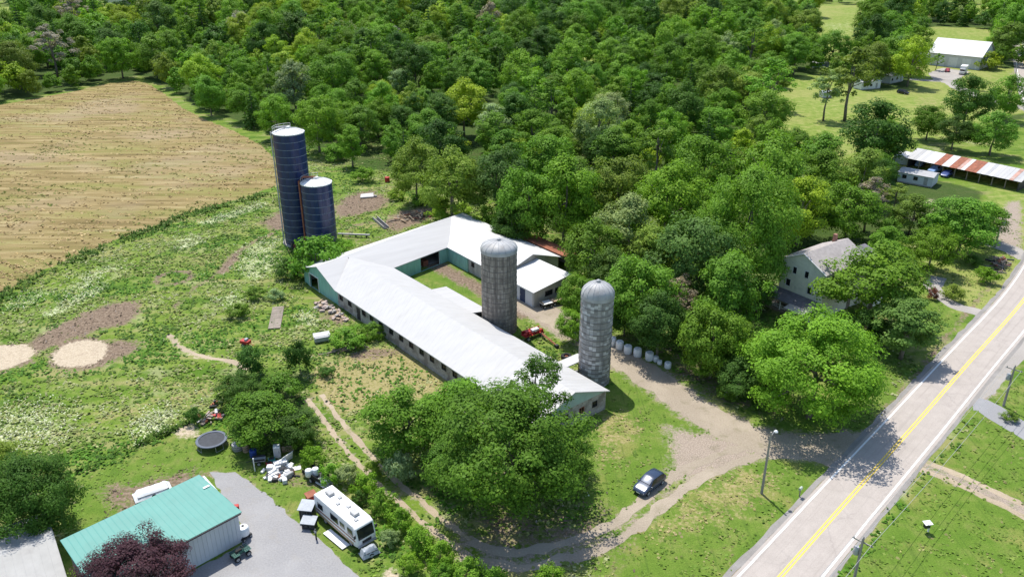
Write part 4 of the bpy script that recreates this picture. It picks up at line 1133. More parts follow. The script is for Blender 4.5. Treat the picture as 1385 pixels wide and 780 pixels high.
# (walls are given so that their inner side lies to the left of travel)
mb = MB(); wall_cells(mb, rA, rB, 0, EH - .17, th=.2); 
mb = MB(); rh = [(1.0, 1.9, 1.4, 2.3), (4.6, 5.5, 1.4, 2.3), (8.0, 8.9, 1.4, 2.3)]
wall_cells(mb, rB, rC, 0, EH - .17, rh); mb.build('wall', M['grey_wall'], barn)
for h in rh: window(barn, rB, rC, *h)
mb = MB(); xh = [(.6, 2.6, .02, 2.5), (5.0, 6.5, .02, 2.45)]
wall_cells(mb, rC, rD, 0, EH - .17, xh); mb.build('wall', M['panel_wall'], barn)
door(barn, rC, rD, 5.0, 6.5, .02, 2.45, worn('navy_door', (.03, .05, .11), .5, .15, 2))
mb = MB(); oh = [(2.6, 4.3, 1.25, 2.2), (4.9, 6.4, 1.25, 2.2)]
wall_cells(mb, rD, (21.7, 33.0), 0, EH - .05, oh); mb.build('wall', M['grey_wall'], barn)
mb = MB(); mb.add([(21.7, 25.2, 2.94), (21.7, 32.9, 2.94), (21.7, 32.9, 3.95), (21.5, 25.2, 2.94), (21.5, 32.9, 2.94), (21.5, 32.9, 3.95)], [(0, 1, 2), (3, 5, 4), (0, 2, 5, 3), (0, 3, 4, 1), (1, 4, 5, 2)]); mb.build('gable', M['grey_wall'], barn)
for h in oh: window(barn, rD, (21.7, 33.0), *h, bars=2)
mb = MB(); wall_cells(mb, (21.7, 33.0), (13.0, 33.0), 0, 3.8); wall_cells(mb, (13.0, 38.6), (-17.0, 39.2), 0, EH - .17); wall_cells(mb, (13.0, 25.5), (13.0, 38.6), 0, EH - .17)
gable_fill(mb, (13.02, 25.3), (13.02, 38.7), EH - .16, RH - .18); mb.build('wall', M['grey_wall'], barn)
# roofs (slopes of crossing wings run into one another along the valleys)
ov = .35
roof_plane(barn, (-.02, -ov, EH - .12), (LEN + ov, -ov, EH - .12), (LEN + ov, 6.05, RH), (-6.1, 6.05, RH), M['white_roof'], name='roof')
roof_plane(barn, (LEN + ov, 12.1 + ov, EH - .12), (-4.6, 12.1 + ov, EH - .12), (-6.6, 6.05, RH), (LEN + ov, 6.05, RH), M['white_roof'])
roof_plane(barn, (-12.7, -ov, EH - .12), (-18.1, 39.8, EH - .12), (-12.2, 32.6, RH), (-6.15, -ov, RH), M['white_roof_b'])
roof_plane(barn, (-5.15, 34.0, EH - .12), (.05, -ov, EH - .12), (-6.1, -ov, RH), (-12.3, 33.4, RH), M['white_roof'])
roof_plane(barn, (-10.0, 26.1 - ov, EH - .12), (13.3, 25.3 - ov, EH - .12), (13.3, 32.1, RH), (-12.2, 32.6, RH), M['white_roof_b'])
roof_plane(barn, (13.3, 39.0, EH - .12), (-17.9, 39.6, EH - .12), (-12.2, 32.6, RH), (13.3, 32.1, RH), M['white_roof_b'])
roof_plane(barn, (13.1, 25.3 - ov, EH - .06), (22.1, 25.0 - ov, EH - .06), (22.1, 33.3, 4.0), (13.1, 33.3, 4.0), M['white_roof_b'])
# ventilators standing on the ridge are too small to see; the lean-to against the yard side
mb = MB(); wall_cells(mb, (21.4, 15.0), (10.2, 15.2), 0, 2.2); mb.build('wall', M['grey_wall'], barn)
roof_plane(barn, (21.8, 15.5, 2.42), (9.8, 15.6, 2.42), (10.2, 12.2, 2.98), (21.6, 12.2, 2.98), M['white_roof'])
# chute room linking barn and grey silo
mb = MB(); wall_cells(mb, (41.6, 14.2), (41.6, 12.3), 0, 2.3); wall_cells(mb, (44.4, 12.3), (44.4, 13.6), 0, 2.3, [(.2, 1.0, .02, 2.0)]); mb.build('wall', M['stone_wall'], barn)
roof_plane(barn, (41.1, 12.3, 2.5), (41.1, 16.6, 2.5), (43.6, 16.2, 3.0), (43.6, 12.3, 3.0), M['white_roof'])
# low red roof behind the right wing
mb = MB(); wall_cells(mb, (13.0, 42.4), (2.0, 42.6), 0, 2.2); mb.build('wall', M['grey_wall'], barn)
roof_plane(barn, (14.0, 43.2, 2.5), (1.0, 43.4, 2.5), (1.0, 39.2, 3.2), (14.0, 39.1, 3.2), M['rust'], rib=.6)
# floors so that the open doorways look into a dim inside
mb = MB(); mb.box((22, 6, .012), (57, 11.6, .02)); mb.box((-9.4, 24, .012), (9, 24, .02)); mb.build('floor', M['concrete'], barn)

# ------------------------------------------------------------------ silos
def hoop(mb, r, z, w=.03, n=32):
    mb.lathe([(r, z - w), (r + .035, z - w), (r + .035, z + w), (r, z + w)], n)
def stave_silo(name, label, base, r, H, mat, rows, seed, dome_h, hoopmat='grey_metal', chute=None):
    o = thing(name, label, 'silo', base); rr = random.Random(seed)
    n = int(2 * math.pi * r / (.30 if dome_h < 1.5 else .5)); vs = []; fs = []; tone = []
    rh = H / rows
    core = MB(); core.lathe([(r - .12, -.05), (r - .12, H)], 32, cap1=False); core.build('shell', M['concrete'], o, smooth=True)
    for j in range(-1, rows + 1):
        for k in range(n):
            z0 = j * rh + (rh / 2 if k % 2 else 0); z1 = z0 + rh - .012
            z0 = max(z0, 0); z1 = min(z1, H)
            if z1 - z0 < .06: continue
            a0 = 2 * math.pi * (k + .02) / n; a1 = 2 * math.pi * (k + .98) / n
            ro = r + rr.uniform(-.012, .02); b = len(vs)
            for rad in (ro, r - .11):
                for a, z in ((a0, z0), (a1, z0), (a1, z1), (a0, z1)): vs.append((rad * math.cos(a), rad * math.sin(a), z))
            fs += [(b, b + 1, b + 2, b + 3), (b, b + 4, b + 5, b + 1), (b + 1, b + 5, b + 6, b + 2), (b + 2, b + 6, b + 7, b + 3), (b + 3, b + 7, b + 4, b)]
            t = rr.random(); tone += [t] * 8
    me = bpy.data.meshes.new('stave'); me.from_pydata(vs, [], fs)
    at = me.attributes.new('tone', 'FLOAT', 'POINT'); at.data.foreach_set('value', tone); me.materials.append(mat)
    link('stave', me, o)['kind'] = 'stuff'
    m0 = MB(); hoop(m0, r + .02, 0); hm = m0.build('hoop', M[hoopmat], o); z = .5
    first = True
    while z < H - .3:
        if first: hm.location.z = z; first = False
        else:
            c = hm.copy(); C.objects.link(c); c.location.z = z
        z += .55 + .55 * (z / H)
    # dome of bent sheets with standing seams
    prof = [((r + .08) * math.cos(a), dome_h * math.sin(a)) for a in [R(q) for q in (0, 15, 30, 45, 60, 75, 84)]]
    dm = MB(); dm.lathe(prof, 32, (0, 0, H + .12), cap1=True); dm.lathe([(r + .1, H - .35), (r + .1, H + .13)], 32)
    d = dm.build('dome', M['dome'], o, smooth=True)
    sm = MB()
    for k in range(16):
        a = 2 * math.pi * k / 16
        sm.tube([((p + .012) * math.cos(a), (p + .012) * math.sin(a), H + .12 + z) for p, z in prof], .035, 4)
    sm.build('dome_seam', M['grey_metal'], d)
    cp = MB(); cp.lathe([(.28, 0), (.28, .3), (.05, .45)], 12, (0, 0, H + .12 + dome_h - .05), cap1=True); cp.build('vent_cap', M['grey_metal'], d)
    if chute is not None:
        ch = MB(); a = chute; ch.lathe([(.42, .8), (.42, H)], 10, ((r + .3) * math.cos(a), (r + .3) * math.sin(a), 0), cap1=True); ch.build('chute', M['grey_metal'], o, smooth=True)
        ld = MB(); a2 = chute + .5
        x, y = (r + .22) * math.cos(a2), (r + .22) * math.sin(a2); tx, ty = -math.sin(a2) * .2, math.cos(a2) * .2
        for sgn in (-1, 1): ld.tube([(x + tx * sgn, y + ty * sgn, .3), (x + tx * sgn, y + ty * sgn, H)], .025, 5)
        for k in range(int(H / .4)): ld.tube([(x - tx, y - ty, .4 + k * .4), (x + tx, y + ty, .4 + k * .4)], .018, 4)
        ld.build('ladder', M['grey_metal'], o)
    return o
p1 = BL(24.2, 15.7); zt1 = top_z(p1, 336)
stave_silo('silo', 'brown streaked concrete silo with grey dome behind the middle of the long barn roof', p1, 2.75, zt1, M['stave_a'], int(zt1 / .78), 3, 1.25, hoopmat='hoop_dark', chute=R(55))
p2 = BL(45.0, 16.2); zt2 = top_z(p2, 398)
stave_silo('silo', 'grey block silo with pale specks and domed cap at the near barn end', p2, 2.2, zt2, M['stave_b'], int(zt2 / .45), 4, 1.75, hoopmat='hoop_dark', chute=R(120))
def blue_silo(label, u, v, vt, r, seed, tall):
    b = G(u, v); H = top_z(b, vt); o = thing('silo', label, 'silo', b)
    rows = max(5, round(H / 1.42)); rh = H / rows; n = 12; rr = random.Random(seed)
    core = MB(); core.lathe([(r - .03, -.05), (r - .03, H)], 36); core.build('shell', M['dark_trim'], o, smooth=True)
    mb = MB(); k = 5; a = 2 * math.pi / n * .985; vs = []
    for q in range(k + 1):
        t = a * q / k
        for z in (0.03, rh - .03): vs.append((r * math.cos(t), r * math.sin(t), z))
    mb.add(vs, [(2 * q, 2 * q + 2, 2 * q + 3, 2 * q + 1) for q in range(k)])
    p = mb.build('panel', M['blue_panel'], o, smooth=True); first = True
    for j in range(rows):
        for q in range(n):
            if first: c = p; first = False
            else: c = p.copy(); C.objects.link(c)
            c.location = (0, 0, j * rh); c.rotation_euler.z = 2 * math.pi * (q + .5 * (j % 2)) / n
    m0 = MB(); m0.lathe([(r - .02, -.045), (r + .03, -.045), (r + .03, .045), (r - .02, .045)], 36); s0 = m0.build('seam_band', M['blue_seam'], o)
    for j in range(rows + 1):
        c = s0 if j == 0 else s0.copy()
        if j: C.objects.link(c)
        c.location.z = j * rh if j < rows else H - .05
    # low white cap with hatch, rail and filler pipe
    cp = MB(); cp.lathe([(r + .06, H - .02), (r + .06, H + .12), (r * .7, H + .5), (r * .35, H + .75), (.5, H + .85)], 24, cap1=True)
    cap = cp.build('roof', M['silo_top'], o)
    sm = MB()
    for j in range(12):
        t = 2 * math.pi * j / 12
        sm.tube([((q + .0) * math.cos(t), q * math.sin(t), z + .02) for q, z in ((r + .06, H + .12), (r * .7, H + .5), (r * .35, H + .75), (.5, H + .85))], .04, 4)
    sm.build('roof_seam', M['grey_metal'], cap)
    ht = MB(); ht.lathe([(.45, H + .8), (.45, H + 1.15)], 12, cap1=True); ht.build('hatch', M['white'], cap)
    a = R(150); rl = MB(); ldr = MB()
    pts = [((r - .1) * math.cos(R(q)), (r - .1) * math.sin(R(q)), H + 1.1) for q in range(95, 210, 12)]
    rl.tube(pts, .04, 5); rl.tube([(x, y, H + .7) for x, y, _ in pts], .03, 5)
    for x, y, z in pts[::2]: rl.tube([(x, y, H + .05), (x, y, z)], .035, 5)
    rl.build('railing', M['galv'], o)
    for da in (-.09, .09): ldr.tube([((r + .25) * math.cos(a + da), (r + .25) * math.sin(a + da), .4), ((r + .25) * math.cos(a + da), (r + .25) * math.sin(a + da), H + 1)], .035, 5)
    for j in range(int(H / .45)): ldr.tube([((r + .25) * math.cos(a - .09), (r + .25) * math.sin(a - .09), .5 + j * .45), ((r + .25) * math.cos(a + .09), (r + .25) * math.sin(a + .09), .5 + j * .45)], .02, 4)
    ldr.build('ladder', M['galv'], o)
    pp = MB(); t = R(205 if tall else 185); x, y = (r + .28) * math.cos(t), (r + .28) * math.sin(t)
    pp.tube([(x, y, 0), (x, y, H + .4), (x * .7, y * .7, H + 1.2), (0, 0, H + 1.1)], .2 if not tall else .13, 8); pp.build('filler_pipe', M['rust'] if not tall else M['galv'], o, smooth=True)
    bs = MB(); bs.lathe([(r + .5, 0), (r + .5, .35), (r - .1, .35)], 24); bs.build('footing', M['concrete'], o)
    return o
blue_silo('tall dark blue silo with white cap, the tallest of the four silos', 407, 327, 179, 3.0, 1, True)
blue_silo('shorter dark blue silo with rusty pipe standing in front of the tall one', 437, 337, 247, 2.95, 2, False)
# unloader box at the foot of the tall blue silo
o = thing('unloader', 'dark machine housing at the foot of the tall blue silo', 'machine', G(400, 336), R(30))
mb = MB(); mb.box((0, 0, .7), (1.6, 1.2, 1.4)); mb.build('housing', M['dark_trim'], o, bevel=.05)
mb = MB(); mb.tube([(.7, 0, 1.2), (1.9, .4, 2.0)], .22, 8); mb.build('spout', M['grey_metal'], o)
mb = MB(); mb.box((-.2, -.64, .8), (.7, .06, .8)); mb.build('door', M['rust'], o)

# ------------------------------------------------------------------ cream house with porch
hA = G(1059, 347, 8.5); hB = G(1118, 369, 8.5)
hth = math.atan2(hB.y - hA.y, hB.x - hA.x); HWD = (hB - hA).length; HD = 11.0
house = thing('house', 'cream two-storey house with grey shingle roof and dark porch among the trees', 'house', (hA.x, hA.y, 0), hth)
# local x along the front gable (towards the road), y to the back
fh = [(2.2, 3.05, 6.3, 7.6), (4.5, 5.35, 6.3, 7.6), (1.2, 2.2, 3.8, 5.15), (5.4, 6.35, 3.8, 5.15), (1.4, 2.3, .9, 2.1)]
mb = MB(); wall_cells(mb, (0, 0), (HWD, 0), 0, 8.4, fh); gable_fill(mb, (0, 0), (HWD, 0), 8.4, 10.4); mb.build('wall', M['cream'], house)
for k, h in enumerate(fh): window(house, (0, 0), (HWD, 0), *h, frame='white', bars=0)
rh_ = [(1.4, 2.3, 6.3, 7.6), (4.6, 5.5, 6.3, 7.6), (8.2, 9.1, 6.3, 7.6), (1.4, 2.3, 3.7, 5.0), (4.6, 5.5, 3.7, 5.0), (7.2, 8.3, .05, 2.1)]
mb = MB(); wall_cells(mb, (HWD, .22), (HWD, HD), 0, 8.4, rh_); wall_cells(mb, (HWD - .22, HD), (0, HD), 0, 8.4); wall_cells(mb, (0, HD), (0, .22), 0, 8.4); gable_fill(mb, (HWD, HD), (0, HD), 8.4, 10.4); mb.build('wall', M['cream'], house)
for h in rh_[:5]: window(house, (HWD, .22), (HWD, HD), *h, frame='white', bars=0)
door(house, (HWD, .22), (HWD, HD), *rh_[5], M['wood'])
roof_plane(house, (-.4, HD + .4, 8.22), (-.4, -.45, 8.22), (HWD / 2, -.45, 10.55), (HWD / 2, HD + .4, 10.55), M['shingle'], .2, rib=0)
roof_plane(house, (HWD + .4, -.45, 8.22), (HWD + .4, HD + .4, 8.22), (HWD / 2, HD + .4, 10.55), (HWD / 2, -.45, 10.55), M['shingle'], .2, rib=0)
mb = MB(); mb.box((2.6, HD * .92, 10.1), (.55, .55, 1.9)); mb.build('chimney', worn('brick_red', (.33, .17, .13), .9, .2, 3), house)
mb = MB()
for x0, x1 in ((-.4, HWD / 2), (HWD + .4, HWD / 2)):
    mb.tube([(x0, -.47, 8.16), (x1, -.47, 10.48)], .09, 4)
mb.build('barge_board', M['white'], house)
# back addition with a darker roof
mb = MB(); mb.prism([(HWD * .62, HD), (HWD * 1.25, HD), (HWD * 1.25, HD + 4.5), (HWD * .62, HD + 4.5)], 0, 7.0); mb.build('wall', M['cream'], house)
roof_plane(house, (HWD * 1.3, HD + .02, 7.1), (HWD * 1.3, HD + 4.8, 7.1), (HWD * .58, HD + 4.8, 8.8), (HWD * .58, HD + .02, 8.8), M['shingle_d'], .2, rib=0)
# porch
pd = 2.6
roof_plane(house, (-.5, -pd - .3, 2.35), (HWD + .2, -pd - .3, 2.35), (HWD + .2, -.02, 3.1), (-.5, -.02, 3.1), M['shingle_d'], .12, rib=0, name='porch_roof')
roof_plane(house, (HWD * .55, -pd - 1.9, 2.2), (HWD + .1, -pd - 1.9, 2.2), (HWD + .1, -pd - .35, 2.5), (HWD * .55, -pd - .35, 2.5), M['grey_wall'], .1, rib=0, name='step_roof')
mb = MB(); mb.box((HWD / 2 - .1, -pd / 2, .3), (HWD + .4, pd, .5)); mb.build('porch_floor', M['wood'], house)
for k in range(4):
    q = MB(); q.box((-.2 + k * (HWD + .1) / 3, -pd - .02, 1.4), (.16, .16, 1.8)); q.build('post', M['white'], house)
mb = MB()
for z in (.85, 1.35): mb.box((HWD / 2 - .1, -pd + .02, z), (HWD, .05, .06))
for k in range(26): mb.box((k * HWD / 25 - .1, -pd + .02, 1.1), (.04, .04, .46))
mb.build('railing', M['white'], house)

# ------------------------------------------------------------------ teal-roofed shed and grey-roofed shed
e1 = G(321, 691, 4.0); e0 = G(242, 732, 4.0); tth = math.atan2(e1.y - e0.y, e1.x - e0.x); TL = (e1 - e0).length
teal = thing('shed', 'large shed with bright teal metal roof and pale grey end wall beside the gravel yard', 'shed', (e1.x, e1.y, 0), tth)
# local: x towards the far end, y up the slope (left); origin under the right eave corner
RZ = 5.0; r1g = G(268, 642, RZ); dx = r1g - Vector((e1.x, e1.y, RZ)); W_ = dx.x * -math.sin(tth) + dx.y * math.cos(tth)
TLL = 14.6; RX = dx.x * math.cos(tth) + dx.y * math.sin(tth)
roof_plane(teal, (-TLL, -.3, 3.92), (.3, -.3, 3.92), (RX + .1, W_, RZ), (-TLL, W_, RZ), M['teal_roof'], .12, rib=.6, ribh=.006)
mb = MB(); wall_cells(mb, (-TL, 0), (0, 0), 0, 3.85); mb.build('wall', M['panel_wall'], teal)
mb = MB()
for k in range(1, 14): mb.box((-TL + TL * k / 14, -.02, 1.95), (.05, .04, 3.7))
mb.build('wall_rib', M['panel_wall'], teal, kind='stuff')
mb = MB(); mb.box((-TLL / 2, -.36, 3.8), (TLL + .3, .1, .14)); mb.build('gutter', M['dark_trim'], teal)
mb = MB(); wall_cells(mb, (0, .22), (0, W_ - .3), 0, 3.85); gable_fill(mb, (0, 0), (0, W_ - .3), 3.84, RZ - .17, f=.995); wall_cells(mb, (-TLL + .4, 0), (-TL - .01, 0), 0, 3.85); wall_cells(mb, (-.22, W_ - .3), (-TLL + .4, W_ - .3), 0, 4.75); wall_cells(mb, (-TLL + .4, W_ - .52), (-TLL + .4, .24), 0, 3.8); mb.build('wall', M['panel_wall'], teal)
mb = MB(); mb.box((RX * .7 - .35, W_ * .7, 3.92 + (RZ - 3.92) * .73 + .03), (.7, .3, .05)); mb.build('patch', M['white'], teal)
g0 = G(70, 726, 4.6)
gs = thing('shed', 'grey-roofed shed cut off by the bottom left corner of the picture', 'shed', (g0.x, g0.y, 0), R(36))
roof_plane(gs, (-11, -6.5, 3.3), (.2, -6.5, 3.3), (.2, 0, 4.6), (-11, 0, 4.6), M['shed_grey'], .12, rib=.7, ribh=.008)
roof_plane(gs, (.2, 6.5, 3.3), (-11, 6.5, 3.3), (-11, 0, 4.6), (.2, 0, 4.6), M['galv'], .12, rib=.7)
mb = MB(); wall_cells(mb, (-10.6, -6.1), (0, -6.1), 0, 3.3); wall_cells(mb, (0, -5.9), (0, 5.9), 0, 3.3); gable_fill(mb, (0, -6.1), (0, 6.1), 3.28, 4.45); wall_cells(mb, (0, 6.1), (-10.6, 6.1), 0, 3.3); mb.build('wall', M['grey_wall'], gs)

# ------------------------------------------------------------------ far buildings
fa = G(1257, 70, 5.6); fb = G(1328, 77, 5.6); fl = (fb - fa).length; fth = math.atan2(fb.y - fa.y, fb.x - fa.x)
far = thing('barn', 'far white metal barn with garage doors beside the upper road', 'barn', (fa.x, fa.y, 0), fth)
fd = 19.0
fw = [(3.5, 7.0, .02, 4.2), (8.6, 12.1, .02, 4.2), (14.0, 17.5, .02, 4.2), (19.2, 20.2, .02, 2.1)]
mb = MB(); wall_cells(mb, (0, 0), (fl, 0), 0, 5.4, fw); wall_cells(mb, (fl, .22), (fl, fd), 0, 5.4); gable_fill(mb, (fl, 0), (fl, fd), 5.39, 10.4); wall_cells(mb, (fl, fd), (0, fd), 0, 5.4); wall_cells(mb, (0, fd), (0, .22), 0, 5.4); gable_fill(mb, (0, fd), (0, 0), 5.39, 10.4); mb.build('wall', worn('barn_white', (.6, .61, .6), .6, .06, .5, (.45, .45, .44), .2), far)
for h in fw: door(far, (0, 0), (fl, 0), *h, M['white'], off=.1, handle=False)
roof_plane(far, (-.5, -.5, 5.35), (fl + .5, -.5, 5.35), (fl + .5, fd / 2, 10.7), (-.5, fd / 2, 10.7), M['white_roof_b'], .15, rib=1.2)
roof_plane(far, (fl + .5, fd + .5, 5.35), (-.5, fd + .5, 5.35), (-.5, fd / 2, 10.7), (fl + .5, fd / 2, 10.7), M['white_roof'], .15, rib=1.2)
mb = MB(); wall_cells(mb, (-5.5, 2.0), (-.05, 2.0), 0, 3.0); wall_cells(mb, (-5.5, 8), (-5.5, 2.2), 0, 3.0); mb.build('wall', M['white'], far)
roof_plane(far, (-5.9, 1.6, 2.95), (-.05, 1.6, 2.95), (-.05, 8.2, 3.9), (-5.9, 8.2, 3.9), M['galv'], .12, rib=0)
# long rusty shed
la = G(1229, 213, 2.6); lb = G(1362, 241, 2.6); ll = 27.0; lth = math.atan2(lb.y - la.y, lb.x - la.x)
ls = thing('shed', 'long open shed with patchy white and rust red roof, cars parked under its eave', 'shed', (la.x, la.y, 0), lth)
lw = 9.0
mb = MB(); wall_cells(mb, (0, lw), (0, 0), 0, 2.5); wall_cells(mb, (ll, 0), (ll, lw), 0, 2.5); wall_cells(mb, (ll, lw), (0, lw), 0, 2.5); gable_fill(mb, (ll, 0), (ll, lw), 2.5, 4.0, f=.62); gable_fill(mb, (0, lw), (0, 0), 2.5, 4.0, f=.38); mb.build('wall', M['dark_trim'], ls)
for k in range(1, 9):
    q = MB(); q.box((k * 3.0, .15, 1.25), (.2, .2, 2.5)); q.build('post', M['wood'], ls)
rs_ = random.Random(4); x = -.5; n = 30
sheetm = [M['galv'], M['white_roof'], M['rust'], worn('rust_faded', (.42, .24, .19), .8, .25, .8, (.5, .45, .42), .5), M['white_roof_b']]
for k in range(n):
    x0 = -.6 + (ll + 1.2) * k / n; x1 = -.6 + (ll + 1.2) * (k + 1) / n - .03
    f = k / n
    m_ = M['rust'] if 8 <= k <= 9 or 12 <= k <= 13 or 16 <= k <= 18 else rs_.choice([M['galv'], M['white_roof'], M['white_roof_b'], M['white_roof'], sheetm[3]])
    j = rs_.uniform(-.05, .05); dz = .012 * (k % 2)
    mb = MB(); mb.slab([(x0, -.6 + j, 2.5 + dz), (x1, -.6 + j, 2.5 + dz), (x1, lw * .62, 4.05 + dz), (x0, lw * .62, 4.05 + dz)], .04); mb.build('roof_sheet', m_, ls)
    mb = MB(); mb.slab([(x1, lw + .4, 2.6 + dz), (x0, lw + .4, 2.6 + dz), (x0, lw * .62 + .02, 4.04 + dz), (x1, lw * .62 + .02, 4.04 + dz)], .04); mb.build('roof_sheet', rs_.choice([M['rust'], sheetm[3], sheetm[3]]), ls)
# low lean-to on its left end
mb = MB(); mb.box((-2.6, 3.2, 1.1), (4.0, 3.4, 2.2)); mb.build('annex', M['white'], ls)
roof_plane(ls, (-4.9, 1.2, 2.25), (-.3, 1.2, 2.25), (-.3, 5.2, 2.7), (-4.9, 5.2, 2.7), M['white_roof_b'], .1, rib=0, name='annex_roof')
# mobile homes on the far lawn
def trailer_home(label, u, v, L, W, H, rz, wallm, roofm):
    o = thing('mobile_home', label, 'mobile home', G(u, v), rz)
    hs = [(1.0, 2.0, 1.2, 2.1), (L * .45, L * .45 + 1.0, 1.2, 2.1), (L * .75, L * .75 + .9, .4, 2.3)]
    mb = MB(); wall_cells(mb, (-L / 2, -W / 2), (L / 2, -W / 2), .3, H, hs); wall_cells(mb, (L / 2, -W / 2 + .22), (L / 2, W / 2), .3, H); wall_cells(mb, (L / 2 - .22, W / 2), (-L / 2, W / 2), .3, H); wall_cells(mb, (-L / 2, W / 2 - .22), (-L / 2, -W / 2 + .22), .3, H); mb.build('wall', wallm, o)
    for h in hs[:2]: window(o, (-L / 2, -W / 2), (L / 2, -W / 2), *h)
    door(o, (-L / 2, -W / 2), (L / 2, -W / 2), *hs[2], M['grey_metal'])
    roof_plane(o, (-L / 2 - .2, -W / 2 - .2, H), (L / 2 + .2, -W / 2 - .2, H), (L / 2 + .2, 0, H + .55), (-L / 2 - .2, 0, H + .55), roofm, .1, rib=0)
    roof_plane(o, (L / 2 + .2, W / 2 + .2, H), (-L / 2 - .2, W / 2 + .2, H), (-L / 2 - .2, 0, H + .55), (L / 2 + .2, 0, H + .55), roofm, .1, rib=0)
    mb = MB(); mb.box((0, 0, .16), (L - .2, W - .2, .32)); mb.build('skirting', M['grey_wall'], o)
trailer_home('white mobile home partly hidden by thin trees on the sunny lawn', 1172, 120, 9, 4, 3.0, R(20), M['white'], M['white_roof_b'])
trailer_home('pale mobile home with light grey roof right of the thin trees on the lawn', 1205, 111, 10, 4.5, 3.0, R(38), M['panel_wall'], M['white_roof_b'])
trailer_home('small low grey hut on the left of the thin long-trunked trees', 1116, 132, 3.6, 2.6, 2.0, R(10), M['panel_wall'], M['tarp_grey'])
trailer_home('pale blue trailer glimpsed at the back edge of the sunny lawn', 1108, 92, 7, 2.6, 2.2, R(5), M['panel_wall'], M['white_roof_b'])
trailer_home('low white shed roof half hidden by leaves below the rusty-roofed shed', 1240, 247, 8, 5, 2.6, R(-40), M['panel_wall'], M['galv'])
trailer_home('far grey cabin showing between trees at the upper left', 154, 58, 11, 6, 3.4, R(-8), M['grey_wall'], worn('pale_shingle', (.5, .45, .44), .8, .2, .6))
trailer_home('far white house at the very top left of the picture', 160, 6, 16, 8, 5, R(4), M['white'], M['white_roof_b'])
trailer_home('far grey barn at the very top left beside the white house', 178, 6, 10, 8, 8, R(4), M['grey_wall'], M['shingle'])
trailer_home('far dark roofed cabin behind conifers at the upper left', 206, 30, 11, 6, 4, R(-15), M['grey_wall'], M['shingle'])

# ------------------------------------------------------------------ vehicles
def wheel(parent, x, y, r=.33, w=.22, steel=True):
    mb = MB(); prof = [(r * .62, -w / 2), (r * .95, -w / 2), (r, -w / 3), (r, w / 3), (r * .95, w / 2), (r * .62, w / 2)]
    def ring(p, n=14):
        vs = []; fs = []
        for q, z in p:
            for k in range(n):
                t = 2 * math.pi * k / n; vs.append((q * math.cos(t), z, q * math.sin(t)))
        for i in range(len(p) - 1):
            for k in range(n): fs.append((i * n + k, i * n + (k + 1) % n, (i + 1) * n + (k + 1) % n, (i + 1) * n + k))
        return vs, fs
    mb.add(*ring(prof)); t = mb.build('wheel', M['black'], parent, loc=(x, y, r))
    rm = MB(); vs, fs = ring([(.05, w * .3), (r * .6, w * .42), (r * .64, w * .5), (r * .64, -w * .5), (r * .6, -w * .42), (.05, -w * .3)]); rm.add(vs, fs); rm.build('rim', M['grey_metal'], t)
    return t
